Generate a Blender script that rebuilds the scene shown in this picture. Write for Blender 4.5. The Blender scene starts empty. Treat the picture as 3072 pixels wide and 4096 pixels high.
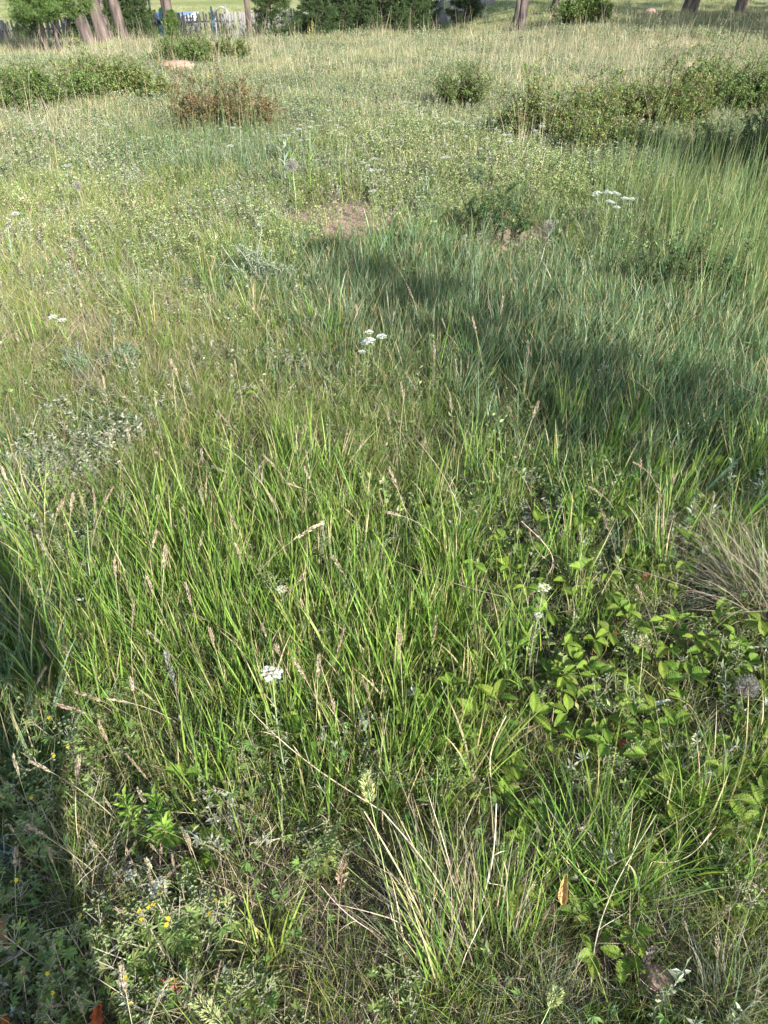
import bpy, math, random
import numpy as np
from mathutils import Vector

# ------------------------------------------------------------------ camera, sky, sun, exposure
SC = bpy.context.scene
COL = SC.collection
R = math.radians
PW, PH, FPX, PITCH, CAMZ = 3072, 4096, 24 / 34.6 * 4096, R(37.5), 1.5
SUN_EL = R(29)
SHX, SHY = -0.56, 0.8285                       # ground direction in which shadows fall

cd = bpy.data.cameras.new('camera')
cd.sensor_fit = 'VERTICAL'; cd.sensor_height = 34.6; cd.sensor_width = 25.95; cd.lens = 24
cd.clip_start = 0.02; cd.clip_end = 4000
cam = bpy.data.objects.new('camera', cd)
cam.location = (0, 0, CAMZ); cam.rotation_euler = (math.pi / 2 - PITCH, 0, 0)
COL.objects.link(cam); SC.camera = cam

world = bpy.data.worlds.new('World'); SC.world = world
world.use_nodes = True
wn = world.node_tree.nodes; wl = world.node_tree.links
wn.clear()
sky = wn.new('ShaderNodeTexSky'); sky.sky_type = 'NISHITA'; sky.sun_disc = False
sky.sun_elevation = SUN_EL; sky.sun_rotation = math.atan2(-SHX, -SHY)
bgn = wn.new('ShaderNodeBackground'); bgn.inputs['Strength'].default_value = 0.15
wo = wn.new('ShaderNodeOutputWorld')
wl.new(sky.outputs['Color'], bgn.inputs['Color']); wl.new(bgn.outputs['Background'], wo.inputs['Surface'])

sd = bpy.data.lights.new('sun', 'SUN'); sd.energy = 4.2; sd.angle = R(0.5); sd.color = (1.0, 0.965, 0.91)
sun = bpy.data.objects.new('sun', sd); COL.objects.link(sun)
sun.rotation_euler = Vector((SHX * math.cos(SUN_EL), SHY * math.cos(SUN_EL), -math.sin(SUN_EL))).to_track_quat('-Z', 'Y').to_euler()

SC.view_settings.view_transform = 'Standard'; SC.view_settings.look = 'None'
SC.view_settings.exposure = 1.50; SC.view_settings.gamma = 1; SC.view_settings.use_curve_mapping = False
SC.cycles.max_bounces = 5; SC.cycles.diffuse_bounces = 2; SC.cycles.glossy_bounces = 2
SC.cycles.transmission_bounces = 4; SC.cycles.transparent_max_bounces = 4
SC.cycles.caustics_reflective = False; SC.cycles.caustics_refractive = False

# ------------------------------------------------------------------ helpers: noise, terrain, pixel <-> ground
rng = np.random.default_rng(7)

def vnoise(x, y, seed=0):
    x = np.asarray(x, float); y = np.asarray(y, float)
    xi = np.floor(x).astype(np.int64); yi = np.floor(y).astype(np.int64)
    fx = x - xi; fy = y - yi
    fx = fx * fx * (3 - 2 * fx); fy = fy * fy * (3 - 2 * fy)
    def h(a, b):
        n = (a * 374761393 + b * 668265263 + seed * 974711) & 0xFFFFFFFF
        n = ((n ^ (n >> 13)) * 1274126177) & 0xFFFFFFFF
        return ((n ^ (n >> 16)) & 0xFFFF) / 65535.0
    return (h(xi, yi) * (1 - fx) + h(xi + 1, yi) * fx) * (1 - fy) + (h(xi, yi + 1) * (1 - fx) + h(xi + 1, yi + 1) * fx) * fy

def fbm(x, y, seed=0):
    return (vnoise(x, y, seed) + 0.5 * vnoise(x * 2.1, y * 2.1, seed + 1) + 0.25 * vnoise(x * 4.3, y * 4.3, seed + 2)) / 1.75

def sstep(a, b, x):
    t = np.clip((np.asarray(x, float) - a) / (b - a), 0, 1)
    return t * t * (3 - 2 * t)

def terrain(x, y):
    x = np.asarray(x, float); y = np.asarray(y, float)
    z = 0.10 * (fbm(x / 1.7, y / 1.7, 3) - 0.5) * sstep(0.0, 3, y) * (1 - 0.6 * sstep(30, 60, y))
    z = z + 0.22 * (fbm(x / 6.5, y / 6.5, 9) - 0.5) * sstep(4, 9, y)
    drop = 1.1 * (1 - sstep(1.5, 7, x)) * sstep(20.5, 27, y - 0.25 * np.maximum(x + 4, 0))
    z = z - drop
    return z + 6.0 * sstep(110, 700, np.hypot(x, y)) 

CP, SP = math.cos(PITCH), math.sin(PITCH)

def ground(px, py, z=0.0):
    """the point z metres above the ground that the photograph shows at (px, py); returns x, y of its foot"""
    u = (px - PW / 2) / FPX; v = -(py - PH / 2) / FPX
    d = (u, CP + v * SP, -SP + v * CP)
    t, base = 1.0, 0.0
    for _ in range(12):
        t = (CAMZ - base - z) / max(1e-3, -d[2])
        t = min(t, 120.0)
        base = float(terrain(d[0] * t, d[1] * t))
    return d[0] * t, d[1] * t

def at_depth(px, py, dist):
    """point on the sight line of (px, py) at ground distance dist"""
    u = (px - PW / 2) / FPX; v = -(py - PH / 2) / FPX
    t = dist / (CP + v * SP)
    return Vector((u * t, dist, CAMZ + t * (-SP + v * CP)))

def project(x, y, z):
    zc = y * CP - (z - CAMZ) * SP
    up = y * SP + (z - CAMZ) * CP
    zc = np.maximum(zc, 0.05)
    return PW / 2 + FPX * x / zc, PH / 2 - FPX * up / zc

def tz(x, y):
    return float(terrain(x, y))

# ------------------------------------------------------------------ materials
def nodes_of(m):
    m.use_nodes = True
    t = m.node_tree
    for n in list(t.nodes): t.nodes.remove(n)
    return t, t.nodes, t.links

def leaf_mat(name, inst=False, rough=0.5, trans=0.35, spec=0.35, nscale=60.0, warm=(1.25, 1.15, 0.55)):
    m = bpy.data.materials.new(name); t, N, L = nodes_of(m)
    a = N.new('ShaderNodeAttribute'); a.attribute_name = 'col'
    col = a.outputs['Color']
    if inst:
        b = N.new('ShaderNodeAttribute'); b.attribute_type = 'INSTANCER'; b.attribute_name = 'tint'
        mx = N.new('ShaderNodeMix'); mx.data_type = 'RGBA'; mx.blend_type = 'MULTIPLY'; mx.inputs[0].default_value = 1
        L.new(col, mx.inputs[6]); L.new(b.outputs['Color'], mx.inputs[7]); col = mx.outputs[2]
    tc = N.new('ShaderNodeTexCoord'); nz = N.new('ShaderNodeTexNoise'); nz.inputs['Scale'].default_value = nscale
    nz.inputs['Detail'].default_value = 2
    L.new(tc.outputs['Object'], nz.inputs['Vector'])
    mr = N.new('ShaderNodeMapRange'); mr.inputs[1].default_value = 0.25; mr.inputs[2].default_value = 0.75
    mr.inputs[3].default_value = 0.66; mr.inputs[4].default_value = 1.34
    L.new(nz.outputs['Fac'], mr.inputs[0])
    hv = N.new('ShaderNodeHueSaturation'); L.new(mr.outputs[0], hv.inputs['Value']); L.new(col, hv.inputs['Color'])
    p = N.new('ShaderNodeBsdfPrincipled'); p.inputs['Roughness'].default_value = rough
    p.inputs['Specular IOR Level'].default_value = spec
    L.new(hv.outputs[0], p.inputs['Base Color'])
    o = N.new('ShaderNodeOutputMaterial')
    if trans > 0:
        w = N.new('ShaderNodeMix'); w.data_type = 'RGBA'; w.blend_type = 'MULTIPLY'; w.inputs[0].default_value = 1
        w.inputs[7].default_value = (*warm, 1); L.new(hv.outputs[0], w.inputs[6])
        tr = N.new('ShaderNodeBsdfTranslucent'); L.new(w.outputs[2], tr.inputs['Color'])
        ms = N.new('ShaderNodeMixShader'); ms.inputs[0].default_value = trans
        L.new(p.outputs[0], ms.inputs[1]); L.new(tr.outputs[0], ms.inputs[2]); L.new(ms.outputs[0], o.inputs['Surface'])
    else:
        L.new(p.outputs[0], o.inputs['Surface'])
    return m

def solid_mat(name, c1, c2, scale=8.0, rough=0.8, bump=0.3, stretch=(1, 1, 1), detail=6, metallic=0.0, dist=0.01):
    m = bpy.data.materials.new(name); t, N, L = nodes_of(m)
    tc = N.new('ShaderNodeTexCoord'); mp = N.new('ShaderNodeMapping'); mp.inputs['Scale'].default_value = stretch
    L.new(tc.outputs['Object'], mp.inputs['Vector'])
    nz = N.new('ShaderNodeTexNoise'); nz.inputs['Scale'].default_value = scale; nz.inputs['Detail'].default_value = detail
    L.new(mp.outputs[0], nz.inputs['Vector'])
    cr = N.new('ShaderNodeValToRGB'); cr.color_ramp.elements[0].position = 0.3; cr.color_ramp.elements[1].position = 0.7
    cr.color_ramp.elements[0].color = (*c1, 1); cr.color_ramp.elements[1].color = (*c2, 1)
    L.new(nz.outputs['Fac'], cr.inputs[0])
    p = N.new('ShaderNodeBsdfPrincipled'); p.inputs['Roughness'].default_value = rough; p.inputs['Metallic'].default_value = metallic
    L.new(cr.outputs[0], p.inputs['Base Color'])
    b = N.new('ShaderNodeBump'); b.inputs['Strength'].default_value = bump; b.inputs['Distance'].default_value = dist
    L.new(nz.outputs['Fac'], b.inputs['Height']); L.new(b.outputs[0], p.inputs['Normal'])
    o = N.new('ShaderNodeOutputMaterial'); L.new(p.outputs[0], o.inputs['Surface'])
    return m

M = {}
M['grass_i'] = leaf_mat('grass blades', True, 0.42, 0.28, 0.45)
M['dry_i'] = leaf_mat('dry grass blades', True, 0.7, 0.22, 0.2, warm=(1.0, 0.95, 0.8))
M['herb_i'] = leaf_mat('small herb leaves', True, 0.65, 0.2, 0.2)
M['grass'] = leaf_mat('tussock grass blades', False, 0.42, 0.28, 0.45)
M['dry'] = leaf_mat('straw', False, 0.7, 0.2, 0.25, warm=(1.0, 0.95, 0.8))
M['leaf'] = leaf_mat('broad leaf', False, 0.6, 0.36, 0.22, 55)
M['shrub'] = leaf_mat('shrub leaf', False, 0.5, 0.3, 0.3, 20)
M['petal'] = leaf_mat('petal', False, 0.6, 0.25, 0.2, warm=(1, 1, 0.9))
M['needle'] = leaf_mat('pine needle', False, 0.5, 0.15, 0.3, 6)
M['wood'] = leaf_mat('twig', False, 0.85, 0.0, 0.15, 40)
M['bark'] = solid_mat('pine bark', (0.022, 0.017, 0.015), (0.165, 0.125, 0.105), 9, 0.9, 1.0, (1, 1, 0.22), 8, dist=0.05)
M['picket'] = solid_mat('weathered grey board', (0.13, 0.125, 0.12), (0.27, 0.26, 0.25), 14, 0.85, 0.25, (1, 1, 0.15), dist=0.004)
M['boulder'] = solid_mat('pink sandstone', (0.26, 0.15, 0.10), (0.36, 0.22, 0.15), 5, 0.9, 0.35, dist=0.02)
M['rock'] = solid_mat('reddish stone', (0.16, 0.10, 0.08), (0.34, 0.23, 0.18), 30, 0.9, 0.6, dist=0.004)
M['blue'] = solid_mat('blue plastic', (0.24, 0.36, 0.60), (0.30, 0.43, 0.68), 3, 0.45, 0.05)
M['white_sheet'] = solid_mat('white sheet metal', (0.70, 0.71, 0.72), (0.84, 0.84, 0.84), 6, 0.4, 0.05)
M['teal'] = solid_mat('teal paint', (0.05, 0.19, 0.22), (0.09, 0.25, 0.28), 20, 0.6, 0.1)
M['grey_wood'] = solid_mat('grey timber', (0.12, 0.11, 0.10), (0.26, 0.24, 0.22), 12, 0.9, 0.3, (1, 1, 0.2))
M['grey_metal'] = solid_mat('pale grey tube', (0.20, 0.19, 0.18), (0.32, 0.31, 0.29), 10, 0.6, 0.1)

# ground: soil and matted litter near, low meadow turf far away
def ground_mat():
    m = bpy.data.materials.new('meadow soil and litter'); t, N, L = nodes_of(m)
    tc = N.new('ShaderNodeTexCoord')
    def noise(s, d=6):
        n = N.new('ShaderNodeTexNoise'); n.inputs['Scale'].default_value = s; n.inputs['Detail'].default_value = d
        L.new(tc.outputs['Object'], n.inputs['Vector']); return n
    def ramp(src, cols):
        r = N.new('ShaderNodeValToRGB'); e = r.color_ramp.elements
        while len(e) < len(cols): e.new(0.5)
        for k, (p, c) in enumerate(cols): e[k].position = p; e[k].color = (*c, 1)
        L.new(src, r.inputs[0]); return r
    def mix(f, a, b):
        x = N.new('ShaderNodeMix'); x.data_type = 'RGBA'
        L.new(f, x.inputs[0]); L.new(a, x.inputs[6]); L.new(b, x.inputs[7]); return x.outputs[2]
    n1 = noise(35, 10); soil = ramp(n1.outputs['Fac'], [(0.3, (0.03, 0.022, 0.015)), (0.55, (0.085, 0.062, 0.042)), (0.75, (0.17, 0.13, 0.085))])
    n2 = noise(1.1, 5); turf = ramp(n2.outputs['Fac'], [(0.3, (0.045, 0.06, 0.02)), (0.7, (0.10, 0.10, 0.045))])
    n4 = noise(6, 6)
    f4 = ramp(n4.outputs['Fac'], [(0.42, (0, 0, 0)), (0.6, (1, 1, 1))])
    near = mix(f4.outputs[0], soil.outputs[0], turf.outputs[0])
    # two worn patches of pink soil
    sep = N.new('ShaderNodeSeparateXYZ'); L.new(tc.outputs['Object'], sep.inputs[0])
    mask = None
    for (px, py, r) in ((1400, 880, 0.5), (2060, 960, 0.45), (2230, 1100, 0.35), (2700, 178, 1.6)):
        gx, gy = ground(px, py)
        v = N.new('ShaderNodeVectorMath'); v.operation = 'DISTANCE'; L.new(tc.outputs['Object'], v.inputs[0]); v.inputs[1].default_value = (gx, gy, tz(gx, gy))
        q = N.new('ShaderNodeMapRange'); q.inputs[1].default_value = r * 0.6; q.inputs[2].default_value = r * 1.3; q.inputs[3].default_value = 1; q.inputs[4].default_value = 0
        L.new(v.outputs['Value'], q.inputs[0])
        if mask is None: mask = q.outputs[0]
        else:
            mm = N.new('ShaderNodeMath'); mm.operation = 'MAXIMUM'; L.new(mask, mm.inputs[0]); L.new(q.outputs[0], mm.inputs[1]); mask = mm.outputs[0]
    pink = ramp(n1.outputs['Fac'], [(0.3, (0.20, 0.125, 0.085)), (0.7, (0.40, 0.27, 0.20))])
    near = mix(mask, near, pink.outputs[0])
    n3 = noise(0.16, 8); n5 = noise(2.5, 8)
    far_a = ramp(n5.outputs['Fac'], [(0.3, (0.10, 0.13, 0.03)), (0.7, (0.22, 0.23, 0.07))])
    far_b = ramp(n5.outputs['Fac'], [(0.3, (0.17, 0.17, 0.06)), (0.7, (0.28, 0.26, 0.11))])
    f3 = ramp(n3.outputs['Fac'], [(0.4, (0, 0, 0)), (0.6, (1, 1, 1))])
    far = mix(f3.outputs[0], far_a.outputs[0], far_b.outputs[0])
    fy = N.new('ShaderNodeMapRange'); fy.inputs[1].default_value = 24; fy.inputs[2].default_value = 34; L.new(sep.outputs['Y'], fy.inputs[0])
    c = mix(fy.outputs[0], near, far)
    p = N.new('ShaderNodeBsdfPrincipled'); p.inputs['Roughness'].default_value = 0.95; p.inputs['Specular IOR Level'].default_value = 0.1
    L.new(c, p.inputs['Base Color'])
    b = N.new('ShaderNodeBump'); b.inputs['Strength'].default_value = 0.8; b.inputs['Distance'].default_value = 0.02
    L.new(n1.outputs['Fac'], b.inputs['Height']); L.new(b.outputs[0], p.inputs['Normal'])
    o = N.new('ShaderNodeOutputMaterial'); L.new(p.outputs[0], o.inputs['Surface'])
    return m

# ------------------------------------------------------------------ mesh helpers
class Geo:
    """collects triangles with one colour per vertex"""
    def __init__(s): s.V = []; s.T = []; s.C = []; s.n = 0
    def add(s, V, T, C):
        V = np.asarray(V, float).reshape(-1, 3); T = np.asarray(T, np.int64).reshape(-1, 3)
        C = np.asarray(C, float)
        if C.ndim == 1: C = np.tile(C, (len(V), 1))
        s.V.append(V); s.T.append(T + s.n); s.C.append(C); s.n += len(V)
        return s
    def mesh(s, name, mat, smooth=False):
        V = np.concatenate(s.V); T = np.concatenate(s.T); C = np.concatenate(s.C)
        me = bpy.data.meshes.new(name)
        me.vertices.add(len(V)); me.vertices.foreach_set('co', V.astype(np.float32).ravel())
        me.loops.add(T.size); me.loops.foreach_set('vertex_index', T.astype(np.int32).ravel())
        me.polygons.add(len(T)); me.polygons.foreach_set('loop_start', np.arange(0, T.size, 3, dtype=np.int32))
        if smooth: me.polygons.foreach_set('use_smooth', np.ones(len(T), dtype=bool))
        me.update(calc_edges=True)
        a = me.color_attributes.new('col', 'FLOAT_COLOR', 'POINT')
        C4 = np.ones((len(V), 4), np.float32); C4[:, :3] = C
        a.data.foreach_set('color', C4.ravel())
        me.materials.append(mat)
        return me

def pick(r, pal, n):
    w = np.array([p[1] for p in pal], float); w /= w.sum()
    c = np.array([p[0] for p in pal])[r.choice(len(pal), n, p=w)]
    return c * r.uniform(0.6, 1.38, (n, 1)) * r.uniform(0.9, 1.1, (n, 3))

def blades(r, n, rad, L, w, tilt, curl, seg, pal, az=None, azs=math.pi, center=(0, 0), tip=None, tipf=0.0, power=1.3, root=None):
    """n ribbon blades rooted in a disc; tilt from vertical at the root, curl added towards the tip"""
    ra = r.uniform(0, 2 * np.pi, n); rr = rad * np.sqrt(r.uniform(0, 1, n))
    x0 = np.stack([center[0] + rr * np.cos(ra), center[1] + rr * np.sin(ra), np.full(n, -0.004)], 1)
    if root is not None: x0 = root
    a = r.uniform(-azs, azs, n) + (ra * 0 if az is None else az)
    Ls = r.uniform(*L, n); ws = r.uniform(*w, n); t0 = r.uniform(*tilt, n); k = r.uniform(*curl, n)
    wob = r.normal(0, 0.12, (n, seg + 1)).cumsum(1) * 0.5
    s = np.linspace(0, 1, seg + 1)
    th = t0[:, None] + k[:, None] * s[None] ** power
    aa = a[:, None] + wob
    st = (Ls / seg)[:, None]
    d = np.stack([np.sin(th) * np.cos(aa), np.sin(th) * np.sin(aa), np.cos(th)], 2) * st[..., None]
    p = np.concatenate([x0[:, None], x0[:, None] + np.cumsum(d[:, :-1], 1)], 1)
    tw = r.uniform(-1.2, 1.2, n)[:, None] + np.linspace(0, 1, seg + 1)[None] * r.normal(0, 0.8, n)[:, None]
    side = np.stack([-np.sin(aa + tw), np.cos(aa + tw), np.sin(th) * np.sin(tw) * 0.6], 2)
    prof = np.clip(np.minimum(0.55 + 1.6 * s, 1.0) * (1 - s ** 2.2), 0.0, 1)
    hw = ws[:, None] * 0.5 * prof[None]
    Lf = p - side * hw[..., None]; Rt = p + side * hw[..., None]
    V = np.concatenate([np.stack([Lf[:, :seg], Rt[:, :seg]], 2).reshape(n, 2 * seg, 3), p[:, seg:]], 1)
    nv = 2 * seg + 1
    f = []
    for i in range(seg - 1):
        f += [[2 * i, 2 * i + 1, 2 * i + 3], [2 * i, 2 * i + 3, 2 * i + 2]]
    f.append([2 * seg - 2, 2 * seg - 1, 2 * seg])
    T = (np.array(f)[None] + (np.arange(n) * nv)[:, None, None]).reshape(-1, 3)
    c = pick(r, pal, n)
    C = np.repeat(c[:, None], nv, 1)
    if tip is not None:
        dryb = (r.uniform(0, 1, n) < tipf)
        sv = np.concatenate([np.repeat(s[:seg], 2), [1.0]])
        f2 = np.clip((sv[None] - r.uniform(0.2, 0.8, n)[:, None]) * 4, 0, 1) * dryb[:, None]
        C = C * (1 - f2[..., None]) + np.array(tip) * f2[..., None]
    return V.reshape(-1, 3), T, C.reshape(-1, 3)

def leaves(r, P, D, L, W, pal, fold=0.35, up=0.5, col=None):
    """four-cornered folded leaves at points P growing along D"""
    n = len(P); D = D / np.maximum(1e-6, np.linalg.norm(D, axis=1, keepdims=True))
    U = np.tile([0, 0, 1.0], (n, 1)) * up + r.normal(0, 1, (n, 3)) * (1.05 - up)
    S = np.cross(D, U); S /= np.maximum(1e-6, np.linalg.norm(S, axis=1, keepdims=True))
    Nn = np.cross(S, D)
    Ls = r.uniform(*L, n)[:, None]; Ws = r.uniform(*W, n)[:, None]
    mid = P + D * Ls * 0.5
    b = P; t = P + D * Ls - Nn * Ls * 0.12
    l = mid + S * Ws * 0.5 + Nn * Ws * fold * 0.5; q = mid - S * Ws * 0.5 + Nn * Ws * fold * 0.5
    V = np.stack([b, l, t, q], 1).reshape(-1, 3)
    T = (np.array([[0, 3, 2], [0, 2, 1]])[None] + (np.arange(n) * 4)[:, None, None]).reshape(-1, 3)
    c = pick(r, pal, n) if col is None else col
    return V, T, np.repeat(c, 4, 0)

def tube(pts, rad, col, k=5):
    pts = np.asarray(pts, float); n = len(pts); rad = np.broadcast_to(np.asarray(rad, float), (n,))
    tg = np.gradient(pts, axis=0); tg /= np.maximum(1e-9, np.linalg.norm(tg, axis=1, keepdims=True))
    ref = np.array([0, 0, 1.0]) if abs(tg[:, 2]).mean() < 0.9 else np.array([1.0, 0, 0])
    a = np.cross(tg, ref); a /= np.maximum(1e-9, np.linalg.norm(a, axis=1, keepdims=True)); b = np.cross(tg, a)
    an = np.arange(k) * 2 * np.pi / k
    V = pts[:, None] + rad[:, None, None] * (np.cos(an)[None, :, None] * a[:, None] + np.sin(an)[None, :, None] * b[:, None])
    T = []
    for i in range(n - 1):
        for j in range(k):
            p, q = i * k + j, i * k + (j + 1) % k
            T += [[p, q, q + k], [p, q + k, p + k]]
    V = V.reshape(-1, 3)
    V = np.concatenate([V, pts[-1:] + tg[-1:] * rad[-1] * 0.5]); e = len(V) - 1; o = (n - 1) * k
    T += [[o + j, o + (j + 1) % k, e] for j in range(k)]
    return V, T, col

def arc(p0, d0, L, bend, n=6):
    """polyline of length L from p0 along d0 that gradually adds bend (a vector)"""
    p = [np.array(p0, float)]; d = np.array(d0, float); d /= np.linalg.norm(d)
    for i in range(n - 1):
        p.append(p[-1] + d * L / (n - 1)); d = d + np.array(bend) / (n - 1); d /= np.linalg.norm(d)
    return np.array(p)

# ------------------------------------------------------------------ object helpers
NOBJ = {}
def link(name, me, parent=None, loc=(0, 0, 0), rot=(0, 0, 0), scl=1.0):
    o = bpy.data.objects.new(name, me); COL.objects.link(o)
    o.location = loc; o.rotation_euler = rot
    o.scale = (scl, scl, scl) if np.isscalar(scl) else scl
    if parent is not None: o.parent = parent
    return o

def tag(o, label=None, cat=None, group=None, kind=None):
    if label: o['label'] = label
    if cat: o['category'] = cat
    if group: o['group'] = group
    if kind: o['kind'] = kind
    return o

def thing(name, label, cat, loc, rz=0.0, group=None, scl=1.0, rot=None):
    o = link(name, None, None, loc, rot if rot is not None else (0, 0, rz), scl)
    o.empty_display_size = 0.05
    return tag(o, label, cat, group)

LAND = {  # things one can find, and where the photograph shows them
    'the brown-red shrub': (910, 430), 'the pink boulder': (720, 275), 'the young pine pair': (330, 320), 'the left edge yarrow drift': (70, 470),
    'the wide right-hand shrub patch': (2400, 430), 'the lone round shrub': (1830, 370), 'the mid meadow yarrow drift': (1240, 525),
    'the yarrow above the tall green grass': (2440, 800), 'the large seed clock': (1165, 660),
    'the silvery sage clump': (1030, 1080), 'the grey wormwood clump': (440, 1400), 'the yellow grass yarrow pair': (225, 1278),
    'the mid meadow yarrow bunch': (1480, 1360), 'the bare pink soil': (1430, 880), 'the slim pea shrub': (1960, 880),
    'the bushy pea shrub': (2720, 1100), 'the cream yarrow': (2170, 2370),
    'the tall lone yarrow': (1090, 2710), 'the sunlit cinquefoil bush': (700, 3620), 'the deep-shade cinquefoil': (350, 3720),
    'the straw and green tussock': (1820, 3700), 'the reddish stone': (2615, 3940), 'the curled dead leaf': (2260, 3550),
    'the dry fountain tussock': (2930, 2300), 'the blue-grey fescue tussock': (2530, 3650), 'the bushy green tussock': (2760, 3080),
    'the splayed straw star': (870, 3120), 'the fuzzy green spike': (1460, 3110), 'the willow-leaved sprouts': (640, 3320),
    'the nearly level straw': (1800, 2300), 'the thick pale straws': (1960, 3400), 'the white forked stalk': (2110, 2160),
    'the nodding panicle': (1290, 2150), 'the pale-budded cinquefoil': (330, 2080), 'the woolly grey flower stalk': (668, 2620),
    'the white folded leaf': (2645, 2815), 'the fuzzy cream spike': (2570, 2565), 'the reddish oval leaf': (2982, 2915),
}
ORD = ['nearest', 'second', 'third', 'fourth', 'fifth', 'sixth', 'seventh', 'eighth', 'ninth', 'tenth', 'eleventh', 'twelfth', 'thirteenth', 'fourteenth', 'fifteenth', 'sixteenth', 'seventeenth', 'eighteenth', 'nineteenth', 'twentieth'] + ['farthest'] * 60

def where(items):
    """items: pixel positions of a family -> for each a phrase that singles it out by a findable neighbour"""
    b = {}
    for i, (px, py) in enumerate(items):
        best = min(LAND, key=lambda k: math.hypot(px - LAND[k][0], (py - LAND[k][1]) * (1.0 if py > 1200 else 2.2)))
        dx, dy = px - LAND[best][0], (py - LAND[best][1]) * (1.0 if py > 1200 else 2.2)
        if abs(dx) > abs(dy): side = 'right of' if dx > 0 else 'left of'
        else: side = 'in front of' if dy > 0 else 'behind'
        b.setdefault((best, side), []).append((math.hypot(dx, dy), i))
    out = [None] * len(items)
    for (lm, side), l in b.items():
        for k, (_, i) in enumerate(sorted(l)):
            out[i] = f'{ORD[k]} {side} {lm}' if len(l) > 1 else f'{side} {lm}'
    return out

def zone(pts, x0, y0, s):
    return [(x0 + p[0] * s, y0 + p[1] * s) + tuple(p[2:]) for p in pts]

# ------------------------------------------------------------------ ground
def build_ground():
    def axis(lo, hi, fine, coarse, g):
        a = [0.0]
        st = fine
        while a[-1] < hi: a.append(a[-1] + st); st = min(coarse, st * g)
        b = [0.0]; st = fine
        while b[-1] > lo: b.append(b[-1] - st); st = min(coarse, st * g)
        return np.array(b[::-1][:-1] + a)
    X = axis(-1500, 1500, 0.15, 120, 1.04); Y = axis(-1500, 2500, 0.15, 120, 1.035)
    gx, gy = np.meshgrid(X, Y); z = terrain(gx, gy)
    V = np.stack([gx, gy, z], 2).reshape(-1, 3)
    nx, ny = len(X), len(Y)
    i = (np.arange(ny - 1)[:, None] * nx + np.arange(nx - 1)[None]).ravel()
    T = np.concatenate([np.stack([i, i + 1, i + nx + 1], 1), np.stack([i, i + nx + 1, i + nx], 1)])
    g = Geo().add(V, T, (1, 1, 1))
    o = link('ground', g.mesh('ground', ground_mat(), True)); tag(o, kind='structure')
build_ground()

# where the photograph shows strawberry leaves, and where each stands
SB = zone([(720,40),(900,120),(1110,130),(1390,100),(1620,135),(700,190),(960,220),(1060,290),(1290,240),(1460,220),(1280,290),(1410,310),(1640,230),(1540,380),(490,370),(420,460),(580,400),(750,420),(830,480),(640,470),(1030,490),(1180,460),(1620,470),(500,600),(450,680),(840,620),(980,670),(1500,680),(590,790),(880,760),(650,560),(240,690),(130,1120),(60,1180),(310,1230),(180,1260),(1100,1090),(1170,1230),(920,1180),(1620,1080),(1640,1160),(700,880),(930,930),(1500,340),(1060,200),(800,90),(330,60),(430,270)], 1972, 2400, .663) \
   + zone([(330,920),(300,690),(1110,840),(1320,840),(1340,690),(1210,510),(1210,360),(1400,350),(1490,600),(1600,1090),(1410,1180),(1640,1250),(100,600),(930,690),(960,300)], 1000, 2400, .663) \
   + zone([(1110,1050),(1240,1210)], 0, 2400, .663) \
   + zone([(270,590),(60,690),(100,870),(520,570),(700,520),(790,510),(940,760),(1160,830),(1040,890),(1180,690),(1290,760),(820,800),(790,1030),(540,870),(480,1030),(290,760),(700,900),(200,980),(1330,240),(1100,200),(490,460)], 1972, 1700, .663) \
   + zone([(1490,830),(1530,690),(1350,840),(1200,510),(1480,250)], 1000, 1700, .663) \
   + zone([(1230,100),(1280,290),(1200,390)], 0, 3246, .663) \
   + zone([(140,120),(190,170),(100,470),(530,620),(850,730),(800,870),(610,860),(1090,80),(1110,150),(1500,60),(1470,130),(1040,330),(1540,630)], 1972, 3246, .663) \
   + zone([(1600,100),(1570,470)], 1000, 3246, .663) + [(737, 2135), (1015, 1570), (1990, 1480), (1840, 2700), (1780, 2560), (1900, 2480), (1690, 2780), (1930, 2950), (2050, 3060), (1560, 2900), (2960, 3150), (3040, 3230), (2900, 3080), (2830, 2980), (2700, 2900), (2560, 2960), (2300, 2960), (2200, 2700), (2120, 2560), (2860, 2440), (2960, 2650), (2780, 2560), (2660, 2480), (2480, 2430), (2380, 2560)]
SBH = np.random.default_rng(32).uniform(0.08, 0.14, len(SB)) * np.array([0.6 if a[1] > 3100 else 1.0 for a in SB])
STRAWB = [ground(a[0], a[1], h) for a, h in zip(SB, SBH)]

# ------------------------------------------------------------------ meadow cover (stuff): tufts scattered with geometry nodes
PAL_GREEN = [((0.145, 0.245, 0.040), 5), ((0.190, 0.280, 0.055), 3), ((0.080, 0.155, 0.032), 4), ((0.34, 0.30, 0.16), 0.7)]
PAL_FINE = [((0.165, 0.240, 0.042), 5), ((0.100, 0.170, 0.034), 4), ((0.22, 0.26, 0.068), 2), ((0.36, 0.31, 0.19), 0.9)]
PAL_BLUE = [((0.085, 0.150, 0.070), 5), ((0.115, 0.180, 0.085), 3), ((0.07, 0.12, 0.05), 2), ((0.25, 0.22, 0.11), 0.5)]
PAL_DRY = [((0.36, 0.30, 0.20), 4), ((0.27, 0.23, 0.165), 3), ((0.20, 0.175, 0.13), 4), ((0.47, 0.41, 0.29), 1.5), ((0.17, 0.18, 0.07), 1.0)]
PAL_SAGE = [((0.22, 0.255, 0.17), 4), ((0.28, 0.30, 0.22), 2), ((0.16, 0.20, 0.11), 3), ((0.30, 0.26, 0.19), 1.5)]
PAL_HERB = [((0.17, 0.225, 0.075), 4), ((0.22, 0.26, 0.11), 3), ((0.11, 0.16, 0.055), 3), ((0.30, 0.26, 0.16), 1)]
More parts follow.
